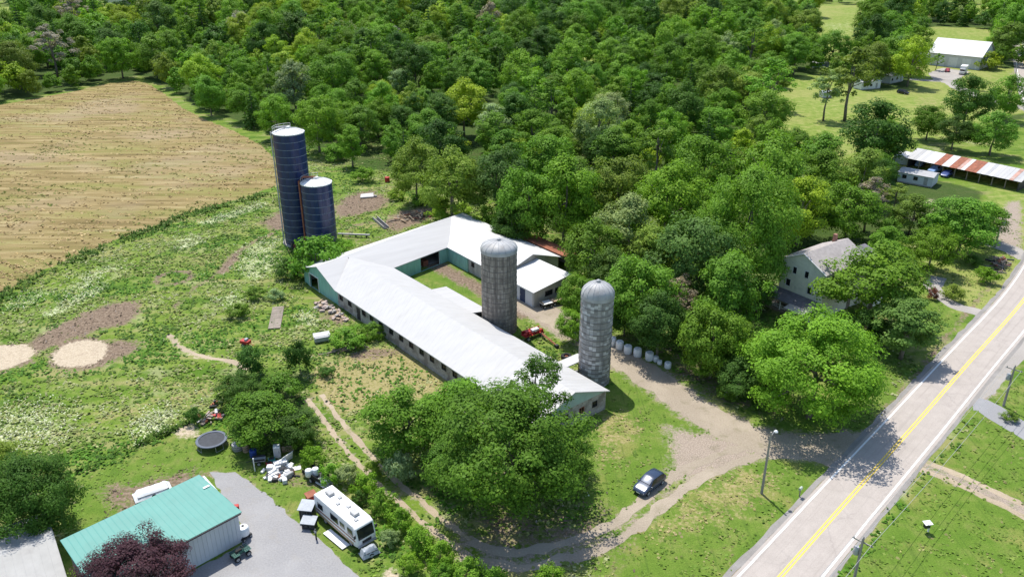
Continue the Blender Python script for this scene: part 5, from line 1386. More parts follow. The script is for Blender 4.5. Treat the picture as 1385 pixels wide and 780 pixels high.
def car(label, loc, rz, paint, kind='suv', group=None, scale=1.0):
    """nose towards +x; a body lofted from cross-sections, glass and lamps set proud"""
    o = thing('parked_car', label, 'car', loc, rz, group); o.scale = (scale,) * 3
    hi = {'suv': 1.62, 'sedan': 1.42, 'pickup': 1.8}[kind]; L = {'suv': 4.5, 'sedan': 4.6, 'pickup': 5.3}[kind]; W = .9
    bel = .92 if kind != 'pickup' else 1.1
    # stations: x, half width, bottom, belt height, roof half width, roof height
    st = [(-L / 2, .72, .42, .66, .62, .68), (-L / 2 + .12, .86, .25, bel - .02, .70, bel), (-L / 2 + .5, W, .22, bel, .66, bel + .12 if kind == 'sedan' else hi - .18),
          (-L / 2 + 1.0, W, .22, bel, .66, hi - .06 if kind != 'pickup' else bel + .02), (-.3, W, .22, bel, .68, hi), (.35, W, .22, bel, .66, hi - .05),
          (1.05, W, .22, bel, .76, bel + .1), (L / 2 - .45, .88, .22, bel - .12, .74, bel - .08), (L / 2 - .1, .80, .28, bel - .28, .66, bel - .22), (L / 2, .62, .4, .56, .5, .6)]
    if kind == 'pickup': st[2] = (-L / 2 + .5, W, .22, bel, .8, bel + .02); st[3] = (-.75, W, .22, bel, .8, bel + .02); st[4] = (-.55, W, .22, bel, .68, hi); st[5] = (.55, W, .22, bel, .66, hi - .04); st[6] = (1.15, W, .22, bel, .78, bel + .1)
    mb = MB(); vs = []; fs = []
    for x, w, zb, ze, wr, zr in st:
        ring = [(w * .9, zb), (w, (zb + ze) / 2), (w * .985, ze), (wr + .04, zr - .06 if zr > ze + .1 else zr - .01), (wr * .8, zr)]
        vs += [(x, -y, z) for y, z in ring[::-1]] + [(x, y, z) for y, z in ring]
    n = 10
    for i in range(len(st) - 1):
        for k in range(n): fs.append((i * n + k, i * n + (k + 1) % n, (i + 1) * n + (k + 1) % n, (i + 1) * n + k))
    fs += [tuple(range(n))[::-1], tuple(range((len(st) - 1) * n, len(st) * n))]
    mb.add(vs, fs); mb.build('body', paint, o, smooth=True)
    def pt(i, f, side, up=.0, k0=2, k1=3):
        a = vs[i * n + (5 + k0)]; b = vs[i * n + (5 + k1)]; p = Vector(a).lerp(Vector(b), f); p.y = (p.y + .012) * side; p.z += up; return p
    i0, i1 = (2, 5) if kind != 'pickup' else (4, 5)
    for side in (-1, 1):
        wv = []; 
        for i in range(i0, i1 + 1): wv += [pt(i, .12, side), pt(i, .9, side)]
        if kind != 'pickup':
            e = pt(6, .25, side); wv += [e, e + Vector((0, 0, .02))]
        k = len(wv) // 2; w = MB(); w.add(wv, [(2 * q, 2 * q + 2, 2 * q + 3, 2 * q + 1) for q in range(k - 1)]); w.build('side_window', M['glass'], o)
        w = MB(); hx = L / 2 - .16; w.box((hx, side * .6, bel - .33), (.2, .28, .13)); w.build('headlight', M['lens'], o, bevel=.02)
        w = MB(); w.box((-L / 2 + .06, side * .66, .78), (.12, .22, .2)); w.build('tail_light', M['tail'], o, bevel=.02)
        w = MB(); w.box((.95, side * .98, bel + .05), (.12, .2, .12)); w.build('mirror', paint, o, bevel=.03)
        for x in (-L / 2 + .85, L / 2 - .85): wheel(o, x, side * .8)
    def span(ia, ib, fa, fb, name):
        a = [Vector(vs[ia * n + q]) for q in (1, 8)]; b = [Vector(vs[ib * n + q]) for q in (1, 8)]
        d = Vector((0, 0, .02)); q = [a[0].lerp(b[0], fa) + d, a[1].lerp(b[1], fa) + d, a[1].lerp(b[1], fb) + d, a[0].lerp(b[0], fb) + d]
        for p in q: p.y *= .93
        w = MB(); w.add(q, [(0, 1, 2, 3)]); w.build(name, M['glass'], o)
    span(5, 6, .08, .88, 'windscreen')
    if kind == 'suv': span(1, 2, .25, .9, 'rear_window')
    elif kind == 'sedan': span(2, 3, .1, .9, 'rear_window')
    w = MB(); w.box((L / 2 - .02, 0, .5), (.06, .5, .12)); w.build('number_plate', M['white'], o)
    return o
c0 = G(878, 658); ca = G(864, 672); cb = G(893, 649)
car('dark blue car parked alone on the dirt track beside the foreground tree', c0, math.atan2(ca.y - cb.y, ca.x - cb.x), M['car_blue'])
car('red car parked in front of the far white barn doors', G(1281, 97), R(-120), M['car_red'], 'sedan')
car('dark red car left of the far white barn beside the trees', G(1230, 84), R(-30), M['car_red'], 'suv')
car('brownish red car in the grass left of the far gravel yard', G(1240, 97), R(10), worn('car_brown', (.2, .06, .05), .4, .1, 1), 'sedan')
car('dark car parked at the end of the pale mobile home on the lawn', G(1221, 127), R(-60), M['car_black'], 'suv')
car('pale blue car at the left end under the rusty-roofed shed', G(1244, 224), R(-130), M['car_bluish'], 'sedan')
car('white and blue pickup nosed out of the rusty-roofed shed', G(1264, 233), R(-140), M['car_bluish'], 'pickup')
car('navy car rightmost of the vehicles at the rusty-roofed shed', G(1280, 238), R(-135), M['car_navy'], 'sedan')
def box_truck(label, loc, rz, L=7.2):
    o = thing('box_truck', label, 'truck', loc, rz)
    mb = MB(); mb.box((-.9, 0, 2.0), (L - 2.2, 2.4, 2.6)); mb.build('cargo_box', M['white'], o, bevel=.06)
    mb = MB(); mb.prism([(L / 2 - 2.0, -1.05), (L / 2 - .1, -1.0), (L / 2 - .1, 1.0), (L / 2 - 2.0, 1.05)], .5, 1.4); mb.prism([(L / 2 - 1.95, -1.0), (L / 2 - .75, -.9), (L / 2 - .75, .9), (L / 2 - 1.95, 1.0)], 1.4, 2.3); mb.build('cab', M['car_white'], o, bevel=.08)
    mb = MB(); mb.box((L / 2 - .72, 0, 1.85), (.06, 1.7, .7)); mb.build('windscreen', M['glass'], o)
    for s in (-1, 1):
        w = MB(); w.box((L / 2 - 1.3, s * .99, 1.85), (.8, .06, .55)); w.build('side_window', M['glass'], o)
        w = MB(); w.box((L / 2 - .08, s * .7, .95), (.08, .3, .2)); w.build('headlight', M['lens'], o)
        for x in (-L / 2 + 1.2, L / 2 - 1.1): wheel(o, x, s * .95, .42, .28)
    mb = MB(); mb.box((-.3, 0, .6), (L - .8, 1.0, .25)); mb.build('chassis', M['dark_trim'], o)
    return o
box_truck('white box truck parked at the right end of the far white barn', G(1302, 100), R(-125))

# ------------------------------------------------------------------ motorhome
A_, B_, Cc = G(447.5, 654.4, 3.0), G(425, 667, 3.0), G(478, 712, 3.0)
ctr = (A_ + B_) / 2; ax = (Cc - B_); rz = math.atan2(ax.y, ax.x); RL, RW = 8.0, 2.35
rv = thing('motorhome', 'old white motorhome with brown stripes parked along the hedge', 'motorhome', (ctr.x, ctr.y, 0), rz)
mb = MB(); prof = [(0, .45), (RL - .5, .45), (RL, .6), (RL + .05, 1.35), (RL - .25, 2.75), (RL - .7, 3.0), (.1, 3.0), (-.05, 2.8)]
n = len(prof); vs = [(x, -RW / 2, z) for x, z in prof] + [(x, RW / 2, z) for x, z in prof]
mb.add(vs, [tuple(range(n)), tuple(range(n, 2 * n))[::-1]] + [(i, n + i, n + (i + 1) % n, (i + 1) % n) for i in range(n)]); mb.build('body', M['white'], rv, bevel=.1)
for s in (-1, 1):
    y = s * (RW / 2 + .012)
    for x0, x1, z0, z1 in ((.7, 1.7, 1.6, 2.3), (3.2, 4.6, 1.6, 2.35), (5.0, 5.8, 1.7, 2.3), (6.4, 7.3, 1.55, 2.4)):
        f = MB(); f.box(((x0 + x1) / 2, y, (z0 + z1) / 2), (x1 - x0 + .1, .03, z1 - z0 + .1)); fr = f.build('side_window', M['grey_metal'], rv)
        f = MB(); f.box(((x0 + x1) / 2, y + s * .012, (z0 + z1) / 2), (x1 - x0, .03, z1 - z0)); f.build('pane', M['glass'], fr)
    f = MB(); f.box((RL / 2, y, 1.25), (RL - .6, .02, .16)); f.build('stripe', M['brown_stripe'], rv)
    f = MB(); f.box((RL / 2 - .2, y, .72), (RL - 1.0, .02, .3)); f.build('stripe', worn('tan_stripe', (.42, .3, .2), .5, .15, 2), rv)
    for x in (1.9, RL - 1.3): wheel(rv, x, s * (RW / 2 - .16), .4, .28)
    f = MB(); f.box((RL + .04, s * .8, .95), (.08, .3, .22)); f.build('headlight', M['lens'], rv)
    f = MB(); f.box((RL - .1, s * (RW / 2 + .16), 2.0), (.1, .22, .4)); f.build('mirror', M['dark_trim'], rv)
f = MB(); f.add([(RL + .065, -RW / 2 + .2, 1.42), (RL + .065, RW / 2 - .2, 1.42), (RL - .21, RW / 2 - .2, 2.62), (RL - .21, -RW / 2 + .2, 2.62)], [(0, 1, 2, 3)]); f.build('windscreen', M['glass'], rv)
f = MB(); f.box((RL + .1, 0, .62), (.18, RW - .1, .22)); f.build('bumper', M['grey_metal'], rv, bevel=.04)
f = MB(); f.box((RL + .06, 0, 1.0), (.05, 1.1, .34)); f.build('grille', M['dark_trim'], rv)
for x, y in ((1.3, .1), (5.9, .15)):
    f = MB(); f.box((x, y, 3.17), (.95, .7, .3)); f.build('roof_cooler', M['galv'], rv, bevel=.08)
for x, y in ((2.6, .5), (3.3, -.2), (4.5, .35), (6.8, -.3)):
    f = MB(); f.box((x, y, 3.06), (.42, .42, .12)); f.build('roof_vent', M['grey_metal'], rv, bevel=.03)
f = MB(); f.box((-.1, 0, 1.3), (.1, .9, .1)); f.tube([(-.12, -.5, .5), (-.12, -.5, 2.9)], .03, 5); f.tube([(-.12, -.15, .5), (-.12, -.15, 2.9)], .03, 5); f.build('ladder', M['grey_metal'], rv)

# ------------------------------------------------------------------ things round the yard
# trampoline
tc = G(286, 594, .9); tr_ = 1.85
t = thing('trampoline', 'round black trampoline with dark rim on the lawn', 'trampoline', (tc.x, tc.y, 0), R(10))
mb = MB(); mb.lathe([(0.02, .9), (tr_ - .3, .9)], 32); mb.build('jumping_mat', M['mat_black'], t)
mb = MB(); mb.lathe([(tr_ - .3, .92), (tr_ - .28, .96), (tr_ + .02, .96), (tr_ + .05, .9), (tr_ + .02, .84), (tr_ - .28, .86)], 32); mb.build('pad', M['pad_blue'], t, smooth=True)
for k in range(4):
    a = 2 * math.pi * k / 4 + .4; b = a + .55; mb = MB(); r = tr_ - .05
    mb.tube([(r * math.cos(a), r * math.sin(a), .86), (r * math.cos(a), r * math.sin(a), .04), (r * math.cos(b), r * math.sin(b), .04), (r * math.cos(b), r * math.sin(b), .86)], .035, 6); mb.build('leg', M['galv'], t)
# wrapped bales
def bale(label, u, v, r=.62, h=1.25):
    o = thing('wrapped_bale', label, 'bale', G(u, v), rnd.uniform(0, 6), 'white wrapped bales along the lane')
    mb = MB(); mb.lathe([(r * .9, 0), (r, .1), (r * 1.02, h * .5), (r * .98, h - .1), (r * .85, h)], 16, cap1=True); mb.build('wrap', M['white_plastic'], o, smooth=True)
    mb = MB(); mb.lathe([(r * .3, h), (r * .25, h + .04), (.03, h + .05)], 10, cap1=True); mb.build('twist', M['panel_wall'], o)
    return o
bw = ['nearest the grey silo', 'second from the grey silo', 'third from the grey silo', 'fourth from the grey silo', 'fifth from the grey silo, last of the large ones']
for k, (u, v) in enumerate(((828, 466), (838, 471), (849, 477), (862, 481), (878, 486))): bale('large white wrapped bale ' + bw[k], u, v)
bale('small white wrapped bale just past the five large ones', 887, 488, .42, .8)
bale('smallest white wrapped bale, half hidden by leaves', 892, 492, .36, .6)
bale('white wrapped bale at the far right end of the row', 903, 497, .5, .9)
o = thing('white_box', 'small white upright box at the lane edge under the large roadside tree', 'box', G(983, 534), R(20)); mb = MB(); mb.box((0, 0, .6), (.7, .5, 1.2)); mb.build('casing', M['white'], o, bevel=.05); mb = MB(); mb.box((0, 0, 1.23), (.76, .56, .06)); mb.build('lid', M['panel_wall'], o)
# red hay machine
rm = thing('hay_machine', 'red hay machine with long drawbar parked beside the long barn', 'farm machine', G(720, 456), R(35))
mb = MB(); mb.box((0, 0, .75), (3.6, 1.3, .12)); mb.box((0, .55, 1.05), (3.4, .12, .55)); mb.build('frame', M['red'], rm, bevel=.02)
for k in range(5):
    mb = MB(); x = -1.5 + k * .75
    mb.lathe([(.12, -.28), (.3, -.2), (.3, .2), (.12, .28)], 10, (0, 0, 0)); q = mb.build('rotor', M['red'], rm); q.location = (x, -.3, .95); q.rotation_euler = (R(80), 0, R(15))
for s in (-1.3, 1.3): wheel(rm, s, -.75, .38, .24)
mb = MB(); mb.box((.4, -.1, 1.25), (1.3, .7, .5)); mb.build('guard', M['white'], rm, bevel=.08)
mb = MB(); mb.box((-.9, .1, 1.2), (.9, .9, .4)); mb.build('hood', M['red'], rm, bevel=.06)
mb = MB(); a = G(733, 456); b = G(753, 470); inv = Matrix.Rotation(-R(35), 3, 'Z'); o_ = G(720, 456)
pa = inv @ (a - o_); pb = inv @ (b - o_)
mb.tube([(pa.x, pa.y, .7), (pb.x, pb.y, .35)], .13, 6); mb.tube([(pa.x - .2, pa.y - .4, .7), (pb.x, pb.y, .35)], .07, 5); mb.build('drawbar', M['rust'], rm)
mb = MB(); mb.box((pb.x, pb.y, .25), (.5, .5, .5)); mb.build('hitch', M['dark_trim'], rm)
tr = thing('tyre_stack', 'black tractor tyre lying beside the chute roof of the grey silo', 'tyre', G(766, 484))
mb = MB(); mb.lathe([(.35, .0), (.75, .0), (.85, .12), (.85, .38), (.75, .5), (.4, .5), (.35, .25)], 18); mb.build('tyre', M['black'], tr, smooth=True)
mb = MB(); mb.lathe([(.33, .1), (.3, .28), (.05, .3)], 12); mb.build('rim', M['rust'], tr)
def wagon(label, u, v, rz, top):
    o = thing('flat_wagon', label, 'wagon', G(u, v), rz)
    mb = MB(); mb.box((0, 0, .85), (2.0, 1.3, .12)); mb.build('deck', top, o)
    for k in (-1, 1):
        for s in (-1, 1): wheel(o, k * .65, s * .5, .3, .18)
    mb = MB(); mb.box((0, 0, .62), (1.8, .2, .2)); mb.tube([(1.0, 0, .6), (1.8, 0, .3)], .05, 5); mb.build('frame', M['dark_trim'], o)
    for k in (-1, 1):
        mb = MB(); mb.box((k * .95, 0, 1.05), (.08, 1.25, .3)); mb.build('end_rack', M['wood'], o)
wagon('pale flat wagon nearest the corner of the short barn wing', 739, 415, R(30), M['white'])
wagon('pale flat wagon second out from the short barn wing, by the bushes', 753, 411, R(25), M['tan_wood'])
# meadow oddments
o = thing('feed_trough', 'grey metal trough with pale lid in the weeds below the barn', 'trough', G(436, 461), R(22))
mb = MB(); mb.prism([(-1.2, -.65), (1.2, -.65), (1.2, .65), (-1.2, .65)], .15, .95); mb.build('tub', M['grey_metal'], o, bevel=.12)
mb = MB(); mb.slab([(-1.3, -.3, 1.0), (1.3, -.3, 1.0), (1.25, .75, 1.22), (-1.25, .75, 1.22)], .08); mb.build('lid', M['white_roof'], o)
for k in (-1, 1):
    q = MB(); q.box((k * .9, 0, .1), (.15, 1.1, .2)); q.build('foot', M['wood'], o)
o = thing('plank_deck', 'weathered grey plank platform lying in the grass left of the barn', 'platform', G(374, 430), R(100))
for k in range(9):
    q = MB(); q.box((-3.6 + k * .9, 0, .16), (.86, 1.9, .08), rz=rnd.uniform(-.03, .03)); q.build('plank', M['wood'], o)
for s in (-.7, .7):
    q = MB(); q.box((0, s, .06), (8.0, .14, .12)); q.build('bearer', M['dark_trim'], o)
o = thing('red_cart', 'small red farm cart standing in the meadow above a dark shrub', 'cart', G(333, 468), R(-20))
mb = MB(); mb.box((0, 0, .8), (1.5, .9, .5)); mb.build('hopper', M['red'], o, bevel=.05)
mb = MB(); mb.box((.2, 0, 1.2), (.4, .6, .35)); mb.build('engine_cover', M['tarp_grey'], o, bevel=.05)
for s in (-1, 1): wheel(o, -.1, s * .55, .35, .16)
mb = MB(); mb.tube([(.7, 0, .7), (1.6, 0, .35)], .05, 5); mb.build('drawbar', M['red'], o)
o = thing('barrel', 'red barrel standing in the shade under the trees beyond the blue silos', 'barrel', G(524, 246))
mb = MB(); mb.lathe([(.6, 0), (.63, .3), (.6, .6), (.63, .9), (.6, 1.2), (.5, 1.22)], 14, cap1=True); mb.build('drum', M['red'], o, smooth=True)
mb = MB(); mb.lathe([(.62, .58), (.65, .6), (.62, .62)], 14); mb.build('band', M['rust'], o)
def boulder(mb, c, r, seed, fl=.7):
    rr = np.random.RandomState(seed); n = 8; prof = []
    vs = []; fs = []
    for i, (ph) in enumerate((-.9, -.3, .35, .95)):
        for k in range(n):
            t = 2 * math.pi * k / n; q = r * math.cos(ph) * rr.uniform(.8, 1.2)
            vs.append((c[0] + q * math.cos(t), c[1] + q * math.sin(t), c[2] + r * fl * math.sin(ph) * rr.uniform(.85, 1.15)))
    for i in range(3):
        for k in range(n): fs.append((i * n + k, i * n + (k + 1) % n, (i + 1) * n + (k + 1) % n, (i + 1) * n + k))
    fs += [tuple(range(n))[::-1], tuple(range(3 * n, 4 * n))]
    mb.add(vs, fs)
o = thing('broken_slab', 'grey broken concrete slab on the pinkish dirt mound behind the blue silos', 'rubble', G(496, 267), R(20))
mb = MB(); mb.slab([(-1.6, -.6, .35), (1.5, -.8, .3), (1.7, .5, .8), (-1.2, .7, .75)], .25); mb.build('slab', M['galv'], o)
mb = MB(); boulder(mb, (1.9, -.3, .2), .5, 3); mb.build('stone', M['concrete'], o)
o = thing('feed_bunk', 'low grey concrete feed bunk running across the grass behind the barn', 'feed bunk', G(515, 303), R(-62))
for s in (-.5, .5):
    q = MB(); q.box((0, s, .3), (7.0, .14, .6)); q.build('side_panel', M['concrete'], o)
q = MB(); q.box((0, 0, .1), (7.0, .86, .12)); q.build('floor', M['dark_trim'], o)
o = thing('conveyor', 'grey conveyor pipe lying between the blue silos and the barn', 'conveyor', G(478, 320), R(-6))
q = MB(); q.tube([(-3.2, 0, .5), (3.6, -.4, .65)], .2, 8); q.build('pipe', M['galv'], o, smooth=True)
for k in (-2.2, .6, 2.8):
    q = MB(); q.box((k, -.1, .25), (.12, .5, .5)); q.build('support', M['dark_trim'], o)
def pile(name, label, cat, u, v, items, mats, spread, seed, sizes, part, group=None, zmax=.8, rz=0):
    o = thing(name, label, cat, G(u, v), rz, group); rr = random.Random(seed)
    for k in range(items):
        a = rr.uniform(0, 6.28); d = rr.random() ** .7; sx, sy = spread
        x, y = sx * d * math.cos(a), sy * d * math.sin(a); z = zmax * (1 - d) * rr.uniform(.3, 1)
        L, w, h = [rr.uniform(*q) for q in sizes]
        q = MB(); q.box((0, 0, 0), (L, w, h)); ob = q.build(part, rr.choice(mats), o)
        ob.location = (x, y, z + h / 2 + .02); ob.rotation_euler = (rr.uniform(-.3, .3), rr.uniform(-.3, .3), rr.uniform(0, 6.28))
    return o
pile('debris_pile', 'pile of brown rotting boards and straw behind the back barn wing', 'debris pile', 560, 293, 34, [M['tan_wood'], M['rust'], M['wood'], M['tan_wood']], (6.0, 2.6), 5, ((.8, 2.6), (.15, .5), (.06, .2)), 'board', zmax=.9, rz=R(35))
pile('scrap_heap', 'heap of red and rusty scrap left of the trampoline trees', 'scrap heap', 286, 566, 26, [M['red'], M['rust'], M['pink_stone'], M['wood'], M['rust'], M['white']], (1.7, 1.5), 6, ((.3, 1.2), (.15, .5), (.1, .3)), 'scrap_piece', zmax=1.1)
pile('scrap_heap', 'small dark scrap heap against the trees above the red scrap', 'scrap heap', 294, 549, 10, [M['rust'], M['wood'], M['dark_trim']], (.9, .8), 7, ((.3, 1.0), (.15, .5), (.1, .4)), 'scrap_piece', zmax=.9)
pile('rubble_pad', 'pinkish broken stone lying along the foot of the long barn wall', 'rubble', 446, 421, 60, [M['pink_stone'], M['pink_stone'], M['concrete'], M['tan_wood']], (5.4, 1.4), 8, ((.3, .9), (.3, .7), (.1, .35)), 'stone', zmax=.3, rz=R(-50))
pile('wood_pile', 'pile of cut branches and logs on the road verge at the right', 'wood pile', 1352, 358, 40, [M['wood'], M['rust'], M['dark_trim'], M['tan_wood'], M['bark']], (4.6, 1.6), 9, ((.8, 2.6), (.12, .3), (.12, .3)), 'log', zmax=1.0, rz=R(55))
pile('brush_heap', 'low heap of dead brown brush at the foot of the scrub by the yellowed grass', 'brush heap', 468, 474, 26, [M['wood'], M['bark'], M['tan_wood']], (4.2, .8), 12, ((.6, 1.8), (.06, .16), (.06, .14)), 'branch', zmax=.4, rz=R(22))

# white appliances and boards dumped by the hedge
jd = [('white upright refrigerator lying tilted at the back of the dump', 'appliance', 376, 618, (.8, .7, 1.7), M['white'], .2), ('white chest freezer in the middle of the dump', 'appliance', 380, 632, (1.5, .8, .9), M['white'], .5),
      ('large white board leaning over the dump on its right', 'board', 389, 625, (1.8, .1, 1.2), M['white'], 1.0), ('pale washing machine at the left of the dump', 'appliance', 366, 638, (.7, .7, .9), M['white_plastic'], .1),
      ('white sheet lying flat in front of the dump', 'board', 378, 645, (1.7, 1.1, .08), M['white'], .6), ('grey metal cabinet at the front right of the dump', 'cabinet', 391, 645, (1.1, .5, .6), M['galv'], .9),
      ('teal plastic tub behind the white freezer', 'tub', 368, 624, (.8, .6, .45), worn('teal_plastic', (.06, .33, .28), .5, .1, 3), .3), ('rusty red drum part at the right of the dump', 'drum', 396, 641, (.5, .5, .6), M['rust'], .4),
      ('reddish crate at the left edge of the dump', 'crate', 364, 629, (.6, .5, .45), M['red'], .8), ('white door panel lying at the right end of the dump', 'board', 398, 634, (1.6, .8, .07), M['white'], .4),
      ('pale water heater lying across the front of the dump', 'appliance', 385, 650, (1.3, .5, .5), M['panel_wall'], 1.9), ('brown board propped behind the dump', 'board', 390, 612, (1.4, .15, 1.1), M['tan_wood'], .2),
      ('white plastic sheet bunched on top of the freezer', 'sheet', 383, 627, (1.1, .8, .3), M['white_plastic'], 1.2), ('dark metal box under the flat white sheet', 'box', 372, 650, (.7, .5, .35), M['dark_trim'], .2), ('small white bucket at the left front of the dump', 'bucket', 362, 647, (.35, .35, .4), M['white_plastic'], 0)]
nm = {'appliance': 'appliance', 'board': 'board', 'cabinet': 'metal_cabinet', 'tub': 'plastic_tub', 'drum': 'rusty_drum', 'crate': 'crate', 'sheet': 'plastic_sheet', 'box': 'metal_box', 'bucket': 'bucket'}
for k, (lab, ct, u, v, dm_, mt, a) in enumerate(jd):
    o = thing(nm[ct], lab, ct, G(u, v), a, 'dumped appliances and boards')
    mb = MB(); mb.box((0, 0, dm_[2] / 2 + .02), dm_, rx=R(14) if ct == 'board' and dm_[2] > .3 else 0); mb.build({'board': 'panel', 'sheet': 'fold'}.get(ct, 'casing'), mt, o, bevel=.04)
    if ct == 'appliance':
        mb = MB(); mb.box((0, -dm_[1] / 2 - .02, dm_[2] * .55), (dm_[0] * .86, .05, dm_[2] * .7)); d_ = mb.build('door', M['white_roof'], o); mb = MB(); mb.box((dm_[0] * .32, -dm_[1] / 2 - .06, dm_[2] * .6), (.05, .05, .3)); mb.build('handle', M['dark_trim'], d_)
    if ct in ('tub', 'bucket', 'crate', 'box', 'cabinet', 'drum'):
        mb = MB(); mb.box((0, 0, dm_[2] + .03), (dm_[0] * .8, dm_[1] * .8, .03)); mb.build('top', M['dark_trim'] if ct != 'cabinet' else M['grey_metal'], o)
pile('rubbish_heap', 'loose heap of small white rubbish between the dumped appliances', 'rubbish heap', 380, 639, 34, [M['white'], M['white_plastic'], M['panel_wall'], M['white'], M['rust'], M['dark_trim']], (2.2, 1.6), 15, ((.3, 1.1), (.2, .7), (.06, .35)), 'scrap_piece', zmax=.7)
# round objects under the trampoline trees
def drum(label, u, v, mat, r, h, name='barrel'):
    o = thing(name, label, 'barrel', G(u, v))
    mb = MB(); mb.lathe([(r * .92, 0), (r, .08), (r, h * .5), (r * 1.0, h - .08), (r * .9, h)], 14, cap1=True); mb.build('drum', mat, o, smooth=True)
    for z in (h * .33, h * .66):
        mb = MB(); mb.lathe([(r, z - .03), (r + .03, z), (r, z + .03)], 14); mb.build('band', M['dark_trim'], o)
drum('bright blue barrel at the edge of the trampoline trees', 343, 617, M['blue_plastic'], .42, 1.0)
drum('wide grey round tub at the edge of the trees right of the trampoline', 322, 607, M['galv'], .7, .9)
drum('brownish barrel between the grey tub and the blue barrel', 333, 610, M['tan_wood'], .4, 1.0)
o = thing('small_trailer', 'small low dark trailer left of the white dump', 'trailer', G(351, 626), R(12))
mb = MB(); mb.box((0, 0, .55), (1.5, .95, .08)); mb.build('deck', M['galv'], o)
for s in (-1, 1):
    wheel(o, 0, s * .56, .28, .16); q = MB(); q.box((0, s * .45, .72), (1.45, .05, .28)); q.build('side_rail', M['dark_trim'], o)
mb = MB(); mb.tube([(-.75, 0, .5), (-1.5, 0, .35)], .04, 5); mb.build('drawbar', M['dark_trim'], o)
o = thing('post', 'thin white post standing in the grass left of the dump', 'post', G(345, 637)); mb = MB(); mb.box((0, 0, .9), (.1, .1, 1.8)); mb.build('shaft', M['white'], o); mb = MB(); mb.box((0, 0, 1.83), (.14, .14, .06)); mb.build('cap', M['white_plastic'], o)
# utility trailer with white drums, grey cover
o = thing('utility_trailer', 'dark trailer carrying white drums and a grey tarp beside the hedge', 'trailer', G(428, 647), R(-38))
mb = MB(); mb.box((0, 0, .6), (3.2, 1.5, .1)); mb.build('deck', M['dark_trim'], o)
for s in (-1, 1):
    wheel(o, .1, s * .85, .32, .2); q = MB(); q.box((0, s * .72, .85), (3.1, .06, .4)); q.build('side_rail', M['black'], o)
mb = MB(); mb.tube([(1.6, 0, .55), (2.6, 0, .4)], .05, 5); mb.build('drawbar', M['dark_trim'], o)
o2 = G(428, 647)
def on(u, v, z): return G(u, v, z)
for lab, u, v in (('white drum leftmost on the dark utility trailer', 418, 640), ('white drum second on the dark utility trailer', 427, 638)):
    b = thing('white_drum', lab, 'drum', G(u, v + 3, .66), 0, 'white drums on the utility trailer'); mb = MB(); mb.lathe([(.38, 0), (.42, .1), (.42, .75), (.36, .85)], 14, cap1=True); mb.build('drum', M['white_plastic'], b, smooth=True); mb = MB(); mb.lathe([(.2, .85), (.2, .92)], 10, cap1=True); mb.build('lid', M['white'], b)
def cover(name, label, cat, u, v, L, W, H, rz, mat, seed, wheels=True):
    o = thing(name, label, cat, G(u, v), rz); rs = np.random.RandomState(seed); nx, ny = 9, 6; vs = []; fs = []
    for i in range(nx):
        for j in range(ny):
            x = (i / (nx - 1) - .5) * L; y = (j / (ny - 1) - .5) * W; e = min(i, nx - 1 - i, j, ny - 1 - j)
            z = (.28, H * .86, H)[min(e, 2)] + (rs.uniform(-.07, .07) if e else 0)
            k = 1.0 if e else 1.04
            vs.append((x * k, y * k, z))
    for i in range(nx - 1):
        for j in range(ny - 1): fs.append((i * ny + j, (i + 1) * ny + j, (i + 1) * ny + j + 1, i * ny + j + 1))
    mb = MB(); mb.add(vs, fs); mb.build('tarp', mat, o, smooth=True)
    mb = MB(); mb.box((0, 0, H * .35), (L * .86, W * .8, H * .6)); mb.build('load', M['dark_trim'], o)
    if wheels:
        for s in (-1, 1): wheel(o, 0, s * (W / 2 - .1), .28, .18)
    return o
cover('covered_load', 'grey tarp bundle just behind the rear corner of the motorhome', 'tarp', 439, 655, 1.7, 1.3, .9, R(-40), M['tarp_grey'], 3, False)
cover('covered_trailer', 'small trailer under a dark grey tarp in front of the motorhome nose', 'trailer', 500, 750, 1.9, 1.2, 1.1, R(35), M['tarp_grey'], 4)
cover('covered_boat', 'white tarp-covered boat behind the teal roof', 'boat', 207, 668, 3.9, 1.9, 1.0, R(34), M['white_plastic'], 5)
# two little coops beside the motorhome
def coop(label, u, v, L, W, H, rz):
    o = thing('animal_coop', label, 'coop', G(u, v), rz, 'small coops by the motorhome')
    mb = MB(); hs = [(.15, L / 2 - .05, .25, H - .25), (L / 2 + .05, L - .15, .25, H - .25)]
    wall_cells(mb, (-L / 2, -W / 2), (L / 2, -W / 2), 0, H, hs, .06); wall_cells(mb, (L / 2, -W / 2 + .06), (L / 2, W / 2), 0, H, (), .06); wall_cells(mb, (L / 2 - .06, W / 2), (-L / 2, W / 2), 0, H, (), .06); wall_cells(mb, (-L / 2, W / 2 - .06), (-L / 2, -W / 2 + .06), 0, H, (), .06); mb.build('wall', M['dark_trim'], o)
    mb = MB(); mb.slab([(-L / 2 - .12, -W / 2 - .15, H + .06), (L / 2 + .12, -W / 2 - .15, H + .06), (L / 2 + .12, W / 2 + .12, H + .32), (-L / 2 - .12, W / 2 + .12, H + .32)], .06); mb.build('roof', M['tarp_grey'], o)
    mb = MB()
    for k in range(9): mb.box((-L / 2 + .1 + k * (L - .2) / 8, -W / 2 + .03, H / 2), (.02, .02, H - .5))
    mb.build('bars', M['grey_metal'], o)
coop('small dark coop with pale roof, nearer the motorhome tail', 417, 699, 1.4, 1.3, 1.5, R(-8))
coop('small dark coop with pale roof, nearer the gravel yard', 419, 712, 1.4, .9, .8, R(-8))
